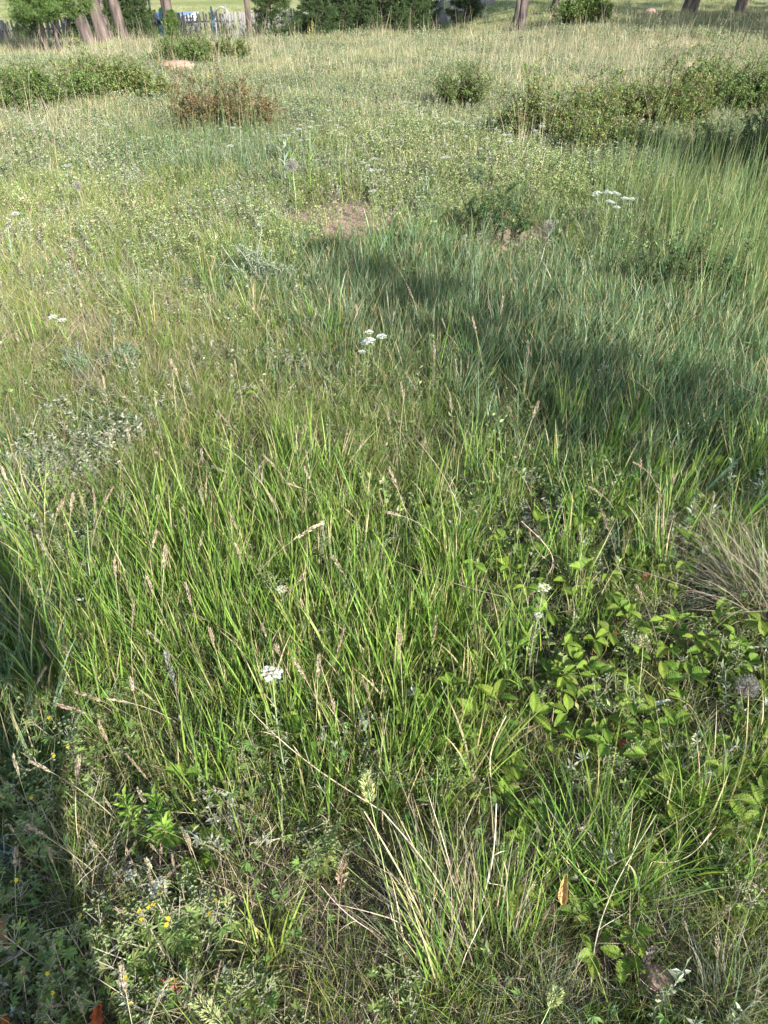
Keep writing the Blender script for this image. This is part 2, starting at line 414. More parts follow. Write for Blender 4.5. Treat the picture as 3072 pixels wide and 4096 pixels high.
PAL_CINQ = [((0.10, 0.165, 0.04), 4), ((0.14, 0.20, 0.055), 3), ((0.065, 0.12, 0.032), 2)]
PAL_FAR = [((0.19, 0.245, 0.075), 4), ((0.14, 0.195, 0.06), 3), ((0.33, 0.30, 0.185), 3), ((0.22, 0.255, 0.16), 2.5)]
PAL_FARDRY = [((0.35, 0.315, 0.20), 4), ((0.27, 0.245, 0.155), 4), ((0.44, 0.40, 0.275), 1.5)]

SRC = {}
def source(key, me):
    SRC.setdefault(key, []).append(bpy.data.objects.new(key + '_clump', me))

def herb_mesh(r, key, nst, H, nl, L, W, pal, spread=0.05, tiltr=0.5, mat='herb_i', buds=None):
    g = Geo()
    for k in range(nst):
        a = r.uniform(0, 2 * np.pi); t = r.uniform(0.02, tiltr)
        h = r.uniform(*H)
        p = arc((r.normal(0, spread), r.normal(0, spread), -0.003), (math.sin(t) * math.cos(a), math.sin(t) * math.sin(a), math.cos(t)), h, (r.normal(0, .3), r.normal(0, .3), 0.2), 5)
        g.add(*tube(p, np.linspace(0.0011, 0.0006, 5), np.array(pal[0][0]) * 0.9, 3))
        f = r.uniform(0.12, 1.0, nl); seg = f * 4
        i0 = np.minimum(seg.astype(int), 3); P = p[i0] + (p[i0 + 1] - p[i0]) * (seg - i0)[:, None]
        d = r.normal(0, 1, (nl, 3)); d[:, 2] = np.abs(d[:, 2]) * 0.6 + 0.15
        g.add(*leaves(r, P, d, L, W, pal))
        if buds:
            nb = 6; q = p[-1] + r.normal(0, 0.012, (nb, 3))
            g.add(*leaves(r, q, r.normal(0, 1, (nb, 3)), (0.004, 0.007), (0.004, 0.007), buds))
    return g.mesh(key, M[mat])

def make_sources():
    r = np.random.default_rng(11)
    for k in range(9):
        g = Geo(); n = 52
        g.add(*blades(r, n, 0.05, (0.06, 0.18), (0.0013, 0.0026), (0.02, 0.6), (0.0, 1.2), 5, PAL_FINE, tip=(0.38, 0.31, 0.18), tipf=0.2))
        source('fine', g.mesh('fine', M['grass_i']))
    for k in range(9):
        g = Geo()
        for _ in range(7):                                     # a tiller: upright culm with a few leaves splaying off it
            c = r.normal(0, 0.03, 2); a0 = r.uniform(0, 6.28)
            g.add(*blades(r, 4, 0.007, (0.12, 0.30), (0.003, 0.0062), (0.0, 0.27), (0.0, 0.5), 6, PAL_GREEN, az=a0, azs=1.7, center=c, tip=(0.40, 0.34, 0.19), tipf=0.2))
        g.add(*blades(r, 12, 0.05, (0.05, 0.14), (0.0016, 0.0034), (0.1, 0.9), (0.1, 1.1), 4, PAL_GREEN))
        source('broad', g.mesh('broad', M['grass_i']))
    for k in range(9):
        g = Geo()
        for _ in range(5):
            c = r.normal(0, 0.035, 2); a0 = r.uniform(0, 6.28)
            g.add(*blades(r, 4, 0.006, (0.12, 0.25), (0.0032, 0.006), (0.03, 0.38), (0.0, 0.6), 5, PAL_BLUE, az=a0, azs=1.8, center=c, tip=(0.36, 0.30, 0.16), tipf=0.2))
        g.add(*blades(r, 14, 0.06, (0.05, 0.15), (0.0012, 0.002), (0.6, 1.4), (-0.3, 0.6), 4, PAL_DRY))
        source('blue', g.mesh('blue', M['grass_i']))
    for k in range(8):
        g = Geo()
        g.add(*blades(r, 6, 0.05, (0.24, 0.5), (0.002, 0.004), (0.0, 0.16), (0.0, 0.25), 5, [((0.12, 0.185, 0.075), 4), ((0.17, 0.22, 0.08), 3), ((0.30, 0.28, 0.13), 1)]))
        g.add(*blades(r, 14, 0.06, (0.07, 0.18), (0.0025, 0.0045), (0.05, 0.5), (0.1, 0.8), 5, PAL_GREEN))
        source('tall', g.mesh('tall', M['grass_i']))
    for k in range(9):
        g = Geo(); n = 44
        g.add(*blades(r, n, 0.06, (0.05, 0.17), (0.0011, 0.0022), (0.35, 1.5), (-0.5, 1.0), 5, PAL_DRY))
        g.add(*blades(r, 8, 0.06, (0.08, 0.2), (0.0012, 0.002), (0.1, 0.8), (0.1, 1.0), 4, PAL_FINE))
        source('thatch', g.mesh('thatch', M['dry_i']))
    for k in range(7): source('sage', herb_mesh(r, 'sage', 9, (0.06, 0.16), 28, (0.010, 0.020), (0.004, 0.007), PAL_SAGE, 0.04, 0.6))
    for k in range(7): source('herb', herb_mesh(r, 'herb', 8, (0.05, 0.14), 26, (0.010, 0.022), (0.005, 0.010), PAL_HERB, 0.05, 0.6))
    for k in range(6): source('flowerherb', herb_mesh(r, 'flowerherb', 7, (0.10, 0.22), 30, (0.010, 0.020), (0.004, 0.008), PAL_HERB, 0.04, 0.4, buds=[((0.36, 0.36, 0.19), 1), ((0.28, 0.30, 0.15), 1)]))
    for k in range(6):                                         # palmate cinquefoil leaves close to the ground
        g = Geo()
        for _ in range(11):
            p = np.array([r.normal(0, 0.055), r.normal(0, 0.055), r.uniform(0.03, 0.13)])
            g.add(*tube([(p[0] * 0.6, p[1] * 0.6, 0), p], 0.0007, (0.14, 0.13, 0.07), 3))
            a = r.uniform(0, 6.28) + np.linspace(-1.35, 1.35, 5); el = r.uniform(-0.2, 0.7)
            d = np.stack([np.cos(a) * math.cos(el), np.sin(a) * math.cos(el), np.full(5, math.sin(el))], 1)
            c = np.repeat(pick(r, PAL_CINQ, 1), 5, 0)
            g.add(*leaves(r, np.repeat(p[None], 5, 0), d, (0.012, 0.022), (0.004, 0.007), PAL_CINQ, 0.3, 0.9, col=c))
        source('cinq', g.mesh('cinq', M['herb_i']))
    for k in range(8):                                         # clumps for middle and far distances
        g = Geo()
        g.add(*blades(r, 64, 0.16, (0.05, 0.15), (0.003, 0.0065), (0.02, 0.5), (0.0, 0.9), 4, PAL_FAR, tip=(0.42, 0.34, 0.18), tipf=0.3))
        source('far', g.mesh('far', M['grass_i']))
    for k in range(8):
        g = Geo()
        g.add(*blades(r, 8, 0.10, (0.10, 0.30), (0.0025, 0.005), (0.0, 0.4), (0.0, 0.6), 4, PAL_FARDRY))
        g.add(*blades(r, 1, 0.12, (0.34, 0.58), (0.0035, 0.0055), (0.0, 0.35), (0.0, 0.3), 5, PAL_FARDRY))
        g.add(*blades(r, 44, 0.16, (0.05, 0.15), (0.002, 0.004), (0.02, 0.5), (0.0, 0.9), 4, PAL_FAR))
        source('fardry', g.mesh('fardry', M['dry_i']))
    for k in range(6):
        source('farherb', herb_mesh(r, 'farherb', 15, (0.06, 0.17), 24, (0.014, 0.028), (0.007, 0.013), PAL_SAGE + PAL_HERB, 0.11, 0.45))
make_sources()

def scatter_group(key):
    ng = bpy.data.node_groups.new('scatter ' + key, 'GeometryNodeTree')
    ng.interface.new_socket('Geometry', in_out='INPUT', socket_type='NodeSocketGeometry')
    ng.interface.new_socket('Geometry', in_out='OUTPUT', socket_type='NodeSocketGeometry')
    N, L = ng.nodes, ng.links
    gi = N.new('NodeGroupInput'); go = N.new('NodeGroupOutput')
    col = bpy.data.collections.new('clumps ' + key)
    for o in SRC[key]: col.objects.link(o)
    ci = N.new('GeometryNodeCollectionInfo'); ci.inputs['Collection'].default_value = col
    ci.inputs['Separate Children'].default_value = True; ci.inputs['Reset Children'].default_value = True
    ip = N.new('GeometryNodeInstanceOnPoints'); ip.inputs['Pick Instance'].default_value = True
    def attr(name, typ):
        a = N.new('GeometryNodeInputNamedAttribute'); a.data_type = typ; a.inputs['Name'].default_value = name
        return [s for s in a.outputs if s.enabled and s.name == 'Attribute'][0]
    L.new(gi.outputs[0], ip.inputs['Points']); L.new(ci.outputs[0], ip.inputs['Instance'])
    L.new(attr('variety', 'INT'), ip.inputs['Instance Index'])
    e = N.new('FunctionNodeEulerToRotation'); L.new(attr('turn', 'FLOAT_VECTOR'), e.inputs[0]); L.new(e.outputs[0], ip.inputs['Rotation'])
    L.new(attr('size', 'FLOAT_VECTOR'), ip.inputs['Scale'])
    L.new(ip.outputs[0], go.inputs[0])
    return ng

def scatter(name, key, P, scl, tint, lean=0.12):
    n = len(P); me = bpy.data.meshes.new(name)
    me.vertices.add(n); me.vertices.foreach_set('co', P.astype(np.float32).ravel())
    r = np.random.default_rng(len(name) + n)
    a = me.attributes.new('variety', 'INT', 'POINT'); a.data.foreach_set('value', r.integers(0, len(SRC[key]), n).astype(np.int32))
    rot = np.stack([r.normal(0, lean, n), r.normal(0, lean, n), r.uniform(0, 6.283, n)], 1)
    a = me.attributes.new('turn', 'FLOAT_VECTOR', 'POINT'); a.data.foreach_set('vector', rot.astype(np.float32).ravel())
    s3 = np.stack([scl, scl, scl * r.uniform(0.85, 1.15, n)], 1)
    a = me.attributes.new('size', 'FLOAT_VECTOR', 'POINT'); a.data.foreach_set('vector', s3.astype(np.float32).ravel())
    c4 = np.ones((n, 4), np.float32); c4[:, :3] = tint
    a = me.attributes.new('tint', 'FLOAT_COLOR', 'POINT'); a.data.foreach_set('color', c4.ravel())
    me.update()
    o = link(name, me); md = o.modifiers.new('scatter', 'NODES'); md.node_group = scatter_group(key)
    return o

def blob(px, py, L):
    s = 0
    for (cx, cy, rx, ry, w) in L: s = s + w * np.exp(-((px - cx) / rx) ** 2 - ((py - cy) / ry) ** 2)
    return s

def near_any(x, y, pts, rad):
    out = np.zeros(len(x))
    for (a, b) in pts: out = np.maximum(out, np.exp(-((x - a) ** 2 + (y - b) ** 2) / rad ** 2))
    return out

def cover():
    r = np.random.default_rng(23)
    bands = [(0.15, 1.7, 1150, 0.92), (1.7, 4.2, 620, 1.0), (4.2, 9.0, 260, 1.15), (9.0, 20.0, 55, 1.0), (20.0, 34.0, 11, 1.1), (34.0, 70.0, 1.6, 1.3)]
    pts = []
    for bi, (y0, y1, dens, s) in enumerate(bands):
        hw = 0.5405 * (y1 * CP + CAMZ * SP) + (0.8 if y1 < 10 else 1.5)
        n = int(dens * 2 * hw * (y1 - y0))
        x = r.uniform(-hw, hw, n); y = r.uniform(y0, y1, n)
        keep = np.abs(x) < 0.5405 * (y * CP + CAMZ * SP) + (0.8 if y1 < 10 else 1.5)
        x, y = x[keep], y[keep]
        pts.append(np.stack([x, y, np.full(len(x), s), np.full(len(x), bi)], 1))
    A = np.concatenate(pts); x, y, s, bi = A.T
    z = terrain(x, y)
    px, py = project(x, y, z)
    n1 = fbm(x / 0.55, y / 0.55, 40); n2 = fbm(x / 1.3, y / 1.3, 50); n3 = fbm(x / 0.35, y / 0.35, 60)
    near = (bi <= 2)
    w = {}
    up = 1 - sstep(700, 1100, py)             # upper meadow
    w['fine'] = near * (0.70 + blob(px, py, [(1300, 1900, 900, 700, 0.7), (500, 950, 600, 250, 1.1), (500, 2900, 600, 500, 0.5), (2000, 3700, 900, 400, 0.35)])) * (0.5 + n1)
    w['broad'] = near * blob(px, py, [(800, 2000, 420, 420, 1.5), (1400, 2300, 480, 500, 1.0), (1600, 2750, 350, 300, 0.45), (200, 2250, 260, 350, 0.7), (2100, 2250, 350, 350, 0.55), (1500, 1650, 500, 200, 0.6), (900, 2600, 400, 300, 0.5), (2600, 1900, 400, 200, 0.4), (2500, 3400, 450, 250, 0.35), (500, 2700, 300, 350, 0.5), (1300, 3050, 350, 250, 0.35), (1800, 3200, 300, 300, 0.2), (1000, 3300, 250, 300, 0.2)]) * sstep(0.3, 0.62, n2)
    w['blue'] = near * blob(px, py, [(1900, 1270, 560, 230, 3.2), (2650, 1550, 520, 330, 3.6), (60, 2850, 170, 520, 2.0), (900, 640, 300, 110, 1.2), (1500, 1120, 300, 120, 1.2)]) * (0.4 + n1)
    w['tall'] = near * blob(px, py, [(2850, 900, 380, 230, 1.6), (850, 640, 300, 90, 1.2), (3000, 1200, 200, 250, 1.0)]) * (0.3 + n2)
    w['thatch'] = near * (0.42 + blob(px, py, [(1600, 3800, 1500, 420, 2.2), (2950, 2400, 220, 260, 1.6), (250, 1230, 460, 280, 3.4), (1430, 890, 160, 70, 1.6), (2250, 1050, 330, 80, 1.2), (700, 1420, 400, 300, 1.5), (300, 950, 450, 160, 1.2), (1000, 3900, 400, 250, 1.0), (300, 3300, 400, 300, 0.8), (300, 3300, 500, 300, 0.5), (2600, 3200, 500, 300, 0.5)])) * (0.35 + 1.2 * n3)
    w['sage'] = near * (0.10 + blob(px, py, [(1100, 740, 700, 180, 1.7), (700, 1150, 600, 200, 0.35), (450, 1420, 220, 160, 1.0), (300, 1850, 260, 200, 0.7), (600, 850, 600, 200, 0.7), (1100, 3500, 500, 300, 0.25), (1900, 560, 900, 120, 0.9)])) * sstep(0.35, 0.62, n1)
    w['herb'] = near * (0.07 + blob(px, py, [(1900, 760, 800, 230, 2.0), (400, 560, 500, 120, 0.7), (600, 950, 600, 200, 0.25), (1400, 480, 1200, 120, 0.7), (2000, 1750, 600, 350, 0.3), (2300, 2700, 700, 600, 0.4)])) * (0.3 + n3)
    w['flowerherb'] = near * blob(px, py, [(2000, 700, 800, 200, 1.6), (700, 900, 600, 250, 0.5), (250, 1800, 250, 200, 0.5), (1200, 500, 600, 100, 0.4), (2300, 900, 300, 150, 0.6)]) * sstep(0.4, 0.7, n2)
    w['cinq'] = near * (0.07 + blob(px, py, [(350, 3750, 520, 480, 0.38), (1250, 3450, 350, 300, 0.25), (1400, 3950, 400, 250, 0.2), (350, 3150, 250, 250, 0.25), (2400, 2000, 500, 300, 0.25)])) * (0.4 + n1)
    farb = (bi >= 2) * np.where(bi == 2, sstep(6, 9, y), 1.0)
    dryband = 0.05 + 1.7 * sstep(0.47, 0.62, n2 * 0.5 + 0.5 * fbm(x / 4, y / 4, 70)) + 0.5 * sstep(300, 180, py) 
    dryband = dryband + blob(px, py, [(2600, 260, 500, 120, 1.2), (1900, 210, 600, 100, 1.0), (600, 190, 500, 50, 1.2)])
    w['far'] = farb * 1.0 * (0.5 + n2)
    w['fardry'] = farb * 0.45 * dryband * (bi < 5) * np.where((bi == 4) & (x < 2), sstep(27, 22, y), 1)
    w['farherb'] = farb * (1.0 + blob(px, py, [(1400, 380, 900, 80, 0.8), (2800, 330, 300, 100, 0.4)])) * sstep(0.35, 0.6, n1) * (bi < 5)
    keys = list(w); Wt = np.stack([w[k] for k in keys], 1); Wt = Wt / Wt.sum(1, keepdims=True)
    cum = Wt.cumsum(1); ch = (r.uniform(0, 1, len(x))[:, None] > cum).sum(1)
    # bare soil: thin out
    thin = 1 - 0.9 * np.clip(blob(px, py, [(1390, 895, 210, 120, 1.7), (2060, 970, 200, 80, 1.4), (2260, 1100, 220, 60, 1.0), (1150, 870, 200, 40, 0.6), (1950, 600, 250, 20, 0.5), (2700, 178, 350, 14, 0.8)]), 0, 1)
    patch = np.clip(blob(px, py, [(2650, 2650, 420, 260, 1.3), (2250, 2700, 250, 220, 1.0), (2500, 2350, 420, 200, 0.8), (2900, 2800, 250, 260, 0.8), (2150, 3150, 250, 200, 0.7), (1750, 2850, 200, 200, 0.5), (2600, 3350, 250, 150, 0.4)]), 0, 1)
    thin *= 1 - 0.55 * patch
    thin *= 1 - 0.85 * near_any(x, y, STRAWB, 0.055)
    thin *= 1 - 0.9 * near_any(x, y, [ground(*a) for a in ((655, 3380), (575, 3395), (700, 3420), (640, 3330), (600, 3300))], 0.075) 
    thin *= 1 - 0.6 * near_any(x, y, [ground(*a) for a in ((720, 3800), (640, 3750), (2610, 3930))], 0.07)
    thin *= 1 - 0.45 * sstep(0.56, 0.75, n3) * (bi < 2)
    keep = r.uniform(0, 1, len(x)) < thin
    names = {'fine': ('fine_grass', 'fine yellow-green meadow grass mixed with dry blades'), 'broad': ('broad_leaved_grass', 'bright green broad-bladed grass in the middle of the meadow'),
             'blue': ('blue_green_grass', 'blue-green broad-bladed grass, thickest in the shade'), 'tall': ('tall_upright_grass', 'tall upright green grass stalks'),
             'thatch': ('dry_thatch_grass', 'matted tan dead grass close to the ground'), 'sage': ('grey_sage_undergrowth', 'low grey-green wormwood cover'),
             'herb': ('low_herb_undergrowth', 'low green leafy herbs between the grass'), 'flowerherb': ('budding_herb_undergrowth', 'loose pale green herbs with cream buds'),
             'cinq': ('cinquefoil_undergrowth', 'dark green palmate leaves close to the ground'), 'far': ('far_meadow_grass', 'green and yellow grass of the far meadow'),
             'fardry': ('far_dry_grass', 'tall straw-coloured grass of the far meadow'), 'farherb': ('far_herb_undergrowth', 'grey-green herbs of the far meadow')}
    tone = {'fine': (1, 1, 1), 'broad': (1, 1, 1)}
    for i, k in enumerate(keys):
        q = keep & (ch == i)
        if q.sum() == 0: continue
        P = np.stack([x[q], y[q], z[q]], 1)
        base = np.ones((q.sum(), 3)) * (0.72 + 0.56 * n2[q])[:, None]
        yel = sstep(0.35, 0.7, fbm(x[q] / 0.9, y[q] / 0.9, 90))
        yel = yel * 0.6 + 0.5 * np.clip(blob(px[q], py[q], [(200, 1200, 450, 350, 1.0), (700, 1500, 400, 300, 0.5)]), 0, 1)
        base = base * (1 + yel[:, None] * np.array([0.16, 0.07, 0.10]))
        sc = s[q] * r.uniform(0.75, 1.25, q.sum())
        if k in ('far', 'fardry', 'farherb'): sc = sc * np.where(bi[q] >= 4, 1.25, 1.0)
        if k in ('fine', 'thatch', 'cinq', 'herb'): sc = sc * np.where(py[q] > 3300, 0.85, 1.0)
        o = scatter(names[k][0], k, P, sc, base)
        tag(o, names[k][1], kind='stuff')
cover()

# ------------------------------------------------------------------ far side: fence, pines, things behind the fence
F0, F1 = (-14.2, 26.8), (6.2, 48.6)
def build_fence():
    dx, dy = F1[0] - F0[0], F1[1] - F0[1]; Ln = math.hypot(dx, dy); ux, uy = dx / Ln, dy / Ln
    rz = math.atan2(dy, dx)
    f = thing('picket_fence', 'weathered grey wooden picket fence running behind the pines', 'fence', (F0[0], F0[1], tz(*F0)), 0)
    r = random.Random(4)
    def board(w, h, t, point):
        V = [(-w/2, -t/2, 0), (w/2, -t/2, 0), (w/2, -t/2, h), (0, -t/2, h + point), (-w/2, -t/2, h),
             (-w/2, t/2, 0), (w/2, t/2, 0), (w/2, t/2, h), (0, t/2, h + point), (-w/2, t/2, h)]
        Fc = [(0, 1, 2, 3, 4), (9, 8, 7, 6, 5), (0, 5, 6, 1), (1, 6, 7, 2), (2, 7, 8, 3), (3, 8, 9, 4), (4, 9, 5, 0)]
        me = bpy.data.meshes.new('picket'); me.from_pydata(V, [], Fc); me.materials.append(M['picket']); return me
    MB = [board(0.075, 1.10, 0.018, 0.0), board(0.068, 1.14, 0.018, 0.012), board(0.08, 1.06, 0.016, 0.02), board(0.07, 1.12, 0.02, 0.0)]
    teal = board(0.075, 1.20, 0.018, 0.0); teal.materials.clear(); teal.materials.append(M['teal'])
    n = 298
    for i in range(n):
        s = Ln * (i / n) ** 1.0
        if i % 61 == 37 or (i // 9) % 13 == 11 and i % 3 == 0: continue
        x, y = F0[0] + ux * s, F0[1] + uy * s
        px, _ = project(x, y, 0)
        isT = abs(px - 640) < 9 or abs(px - 850) < 6
        o = link('picket', teal if isT else r.choice(MB), f, (x - F0[0], y - F0[1], tz(x, y) - tz(*F0) + r.uniform(-0.04, 0.03)), (r.uniform(-.03, .03), r.gauss(0, 0.025), rz + r.uniform(-.05, .05)), 1.0 + (0.1 if isT else 0))
        if isT and 'teal' not in str(o.get('label')): o['label'] = 'teal painted board'
    nx, ny = -uy, ux
    post = board(0.11, 1.18, 0.10, 0.02); rail_n = 13
    for k in range(rail_n + 1):
        s = Ln * k / rail_n; x, y = F0[0] + ux * s + nx * 0.09, F0[1] + uy * s + ny * 0.09
        link('post', post, f, (x - F0[0], y - F0[1], tz(x, y) - tz(*F0) - 0.05), (0, r.gauss(0, .02), rz))
        if k < rail_n:
            s2 = Ln * (k + 1) / rail_n; x2, y2 = F0[0] + ux * s2 + nx * 0.03, F0[1] + uy * s2 + ny * 0.03
            x1, y1 = F0[0] + ux * s + nx * 0.03, F0[1] + uy * s + ny * 0.03
            for h in (0.3, 0.85):
                a = np.array([x1, y1, tz(x1, y1) + h]) - np.array([F0[0], F0[1], tz(*F0)]); b = np.array([x2, y2, tz(x2, y2) + h]) - np.array([F0[0], F0[1], tz(*F0)])
                V, T, C = tube([a, (a + b) / 2, b], 0.028, (0.3, 0.28, 0.26), 4)
                link('rail', Geo().add(V, T, C).mesh('rail', M['picket']), f)
build_fence()

def pine_trunk_mesh(r, pts, rad, k=14):
    pts = np.array(pts, float); n = 40
    t = np.linspace(0, 1, n); tt = np.linspace(0, 1, len(pts))
    P = np.stack([np.interp(t, tt, pts[:, i]) for i in range(3)], 1)
    P[:, 0] += 0.03 * np.sin(t * 9 + r.uniform(0, 6)); P[:, 1] += 0.03 * np.sin(t * 7 + r.uniform(0, 6))
    rr = np.interp(t, tt, rad)
    V, T, C = tube(P, rr, (1, 1, 1), k)
    an = np.arctan2(V[:, 1] - np.interp(V[:, 2], P[:, 2], P[:, 1]), V[:, 0] - np.interp(V[:, 2], P[:, 2], P[:, 0]))
    rough = (vnoise(an * 3 + 20, V[:, 2] * 3, 5) - 0.5) * 0.22
    c = np.stack([np.interp(V[:, 2], P[:, 2], P[:, 0]), np.interp(V[:, 2], P[:, 2], P[:, 1]), V[:, 2]], 1)
    V = c + (V - c) * (1 + rough[:, None])
    return Geo().add(V, T, C).mesh('trunk', M['bark'], True)

PAL_PINE = [((0.042, 0.078, 0.024), 4), ((0.062, 0.10, 0.03), 3), ((0.03, 0.056, 0.018), 2)]
PAL_YPINE = [((0.10, 0.165, 0.04), 4), ((0.075, 0.13, 0.035), 3), ((0.14, 0.20, 0.05), 2)]

def needle_clumps(r, P, D, pal, nl=(0.05, 0.09), per=12, w=0.006):
    n = len(P) * per
    PP = np.repeat(P, per, 0) + r.normal(0, 0.018, (n, 3)); DD = np.repeat(D, per, 0) + r.normal(0, 0.75, (n, 3))
    c = np.repeat(pick(r, pal, len(P)), per, 0) * r.uniform(0.8, 1.2, (n, 1))
    return leaves(r, PP, DD, nl, (w * 0.8, w * 1.2), pal, 0.1, 0.3, col=c)

def young_pine(r, H, rb, z0, pal, tr, whorls=8, per_branch=30, lean=(0, 0), needles=10, dense=1.0, nw=0.007):
    """returns trunk mesh, branch mesh, crown mesh"""
    top = np.array([lean[0], lean[1], H])
    def axis(z): q = z / H; return np.array([lean[0] * q ** 1.3, lean[1] * q, z])
    trunk = pine_trunk_mesh(r, [axis(0), axis(H * .3), axis(H * .6), axis(H)], [tr * 1.15, tr * 0.9, tr * 0.6, tr * 0.12], 8)
    gb = Geo(); P = []; D = []
    for z in np.linspace(z0, H * 0.98, whorls):
        f = (z - z0) / (H - z0); Rb = rb * (1 - f) ** 0.75 * r.uniform(0.75, 1.15) + 0.1
        nb = r.integers(5, 8); ph = r.uniform(0, 6.28)
        for j in range(nb):
            a = ph + j * 6.283 / nb + r.normal(0, 0.25); el = r.uniform(0.0, 0.55)
            L = Rb * r.uniform(0.65, 1.15)
            p = arc(axis(z), (math.cos(a), math.sin(a), math.tan(el) * 0.6), L, (0, 0, r.uniform(0.1, 0.6)), 7)
            gb.add(*tube(p, np.linspace(0.013, 0.004, 7) * (tr / 0.05) ** 0.5, (0.26, 0.19, 0.14), 4))
            m = int(per_branch * dense * (0.4 + L / max(rb, 0.1)))
            f2 = r.uniform(0.25, 1, m) ** 0.7; i0 = np.minimum((f2 * 6).astype(int), 5)
            q = p[i0] + (p[i0 + 1] - p[i0]) * (f2 * 6 - i0)[:, None] + r.normal(0, 0.085 * min(1, L / 0.6), (m, 3)) * np.array([1, 1, 0.6])
            d = r.normal(0, 0.55, (m, 3)) + (p[-1] - p[0]) / L * 0.6 + np.array([0, 0, 0.55])
            P.append(q); D.append(d)
    g = Geo().add(*needle_clumps(r, np.concatenate(P), np.concatenate(D), pal, per=needles, w=nw))
    return trunk, gb.mesh('branch', M['wood']), g.mesh('crown', M['needle'])

def put_pine(label, x, y, parts, rz=0, scl=1.0, group=None, name='young_pine'):
    t = thing(name, label, 'pine tree', (x, y, tz(x, y) - 0.03), rz, group, scl)
    for nm, me in zip(('trunk', 'branches', 'crown'), parts): link('limbs' if nm == 'branches' else nm, me, t)
    return t

def big_crown(r, z0, z1, rad, pal):
    P = []; D = []; gb = Geo()
    for z in np.linspace(z0, z1, 9):
        for j in range(7):
            a = r.uniform(0, 6.28); L = rad * r.uniform(0.5, 1.1) * (1 - 0.5 * (z - z0) / (z1 - z0))
            p = arc((0, 0, z), (math.cos(a), math.sin(a), 0.25), L, (0, 0, r.uniform(-.2, .4)), 6)
            gb.add(*tube(p, np.linspace(0.05, 0.012, 6), (0.2, 0.15, 0.12), 4))
            m = 90; f = r.uniform(0.3, 1, m) * 5; i0 = np.minimum(f.astype(int), 4)
            P.append(p[i0] + (p[i0 + 1] - p[i0]) * (f - i0)[:, None] + r.normal(0, 0.22, (m, 3))); D.append(r.normal(0, 1, (m, 3)) + np.array([0, 0, .5]))
    g = Geo().add(*needle_clumps(r, np.concatenate(P), np.concatenate(D), pal, (0.18, 0.30), 5, 0.05))
    return gb.mesh('limbs', M['wood']), g.mesh('crown', M['needle'])

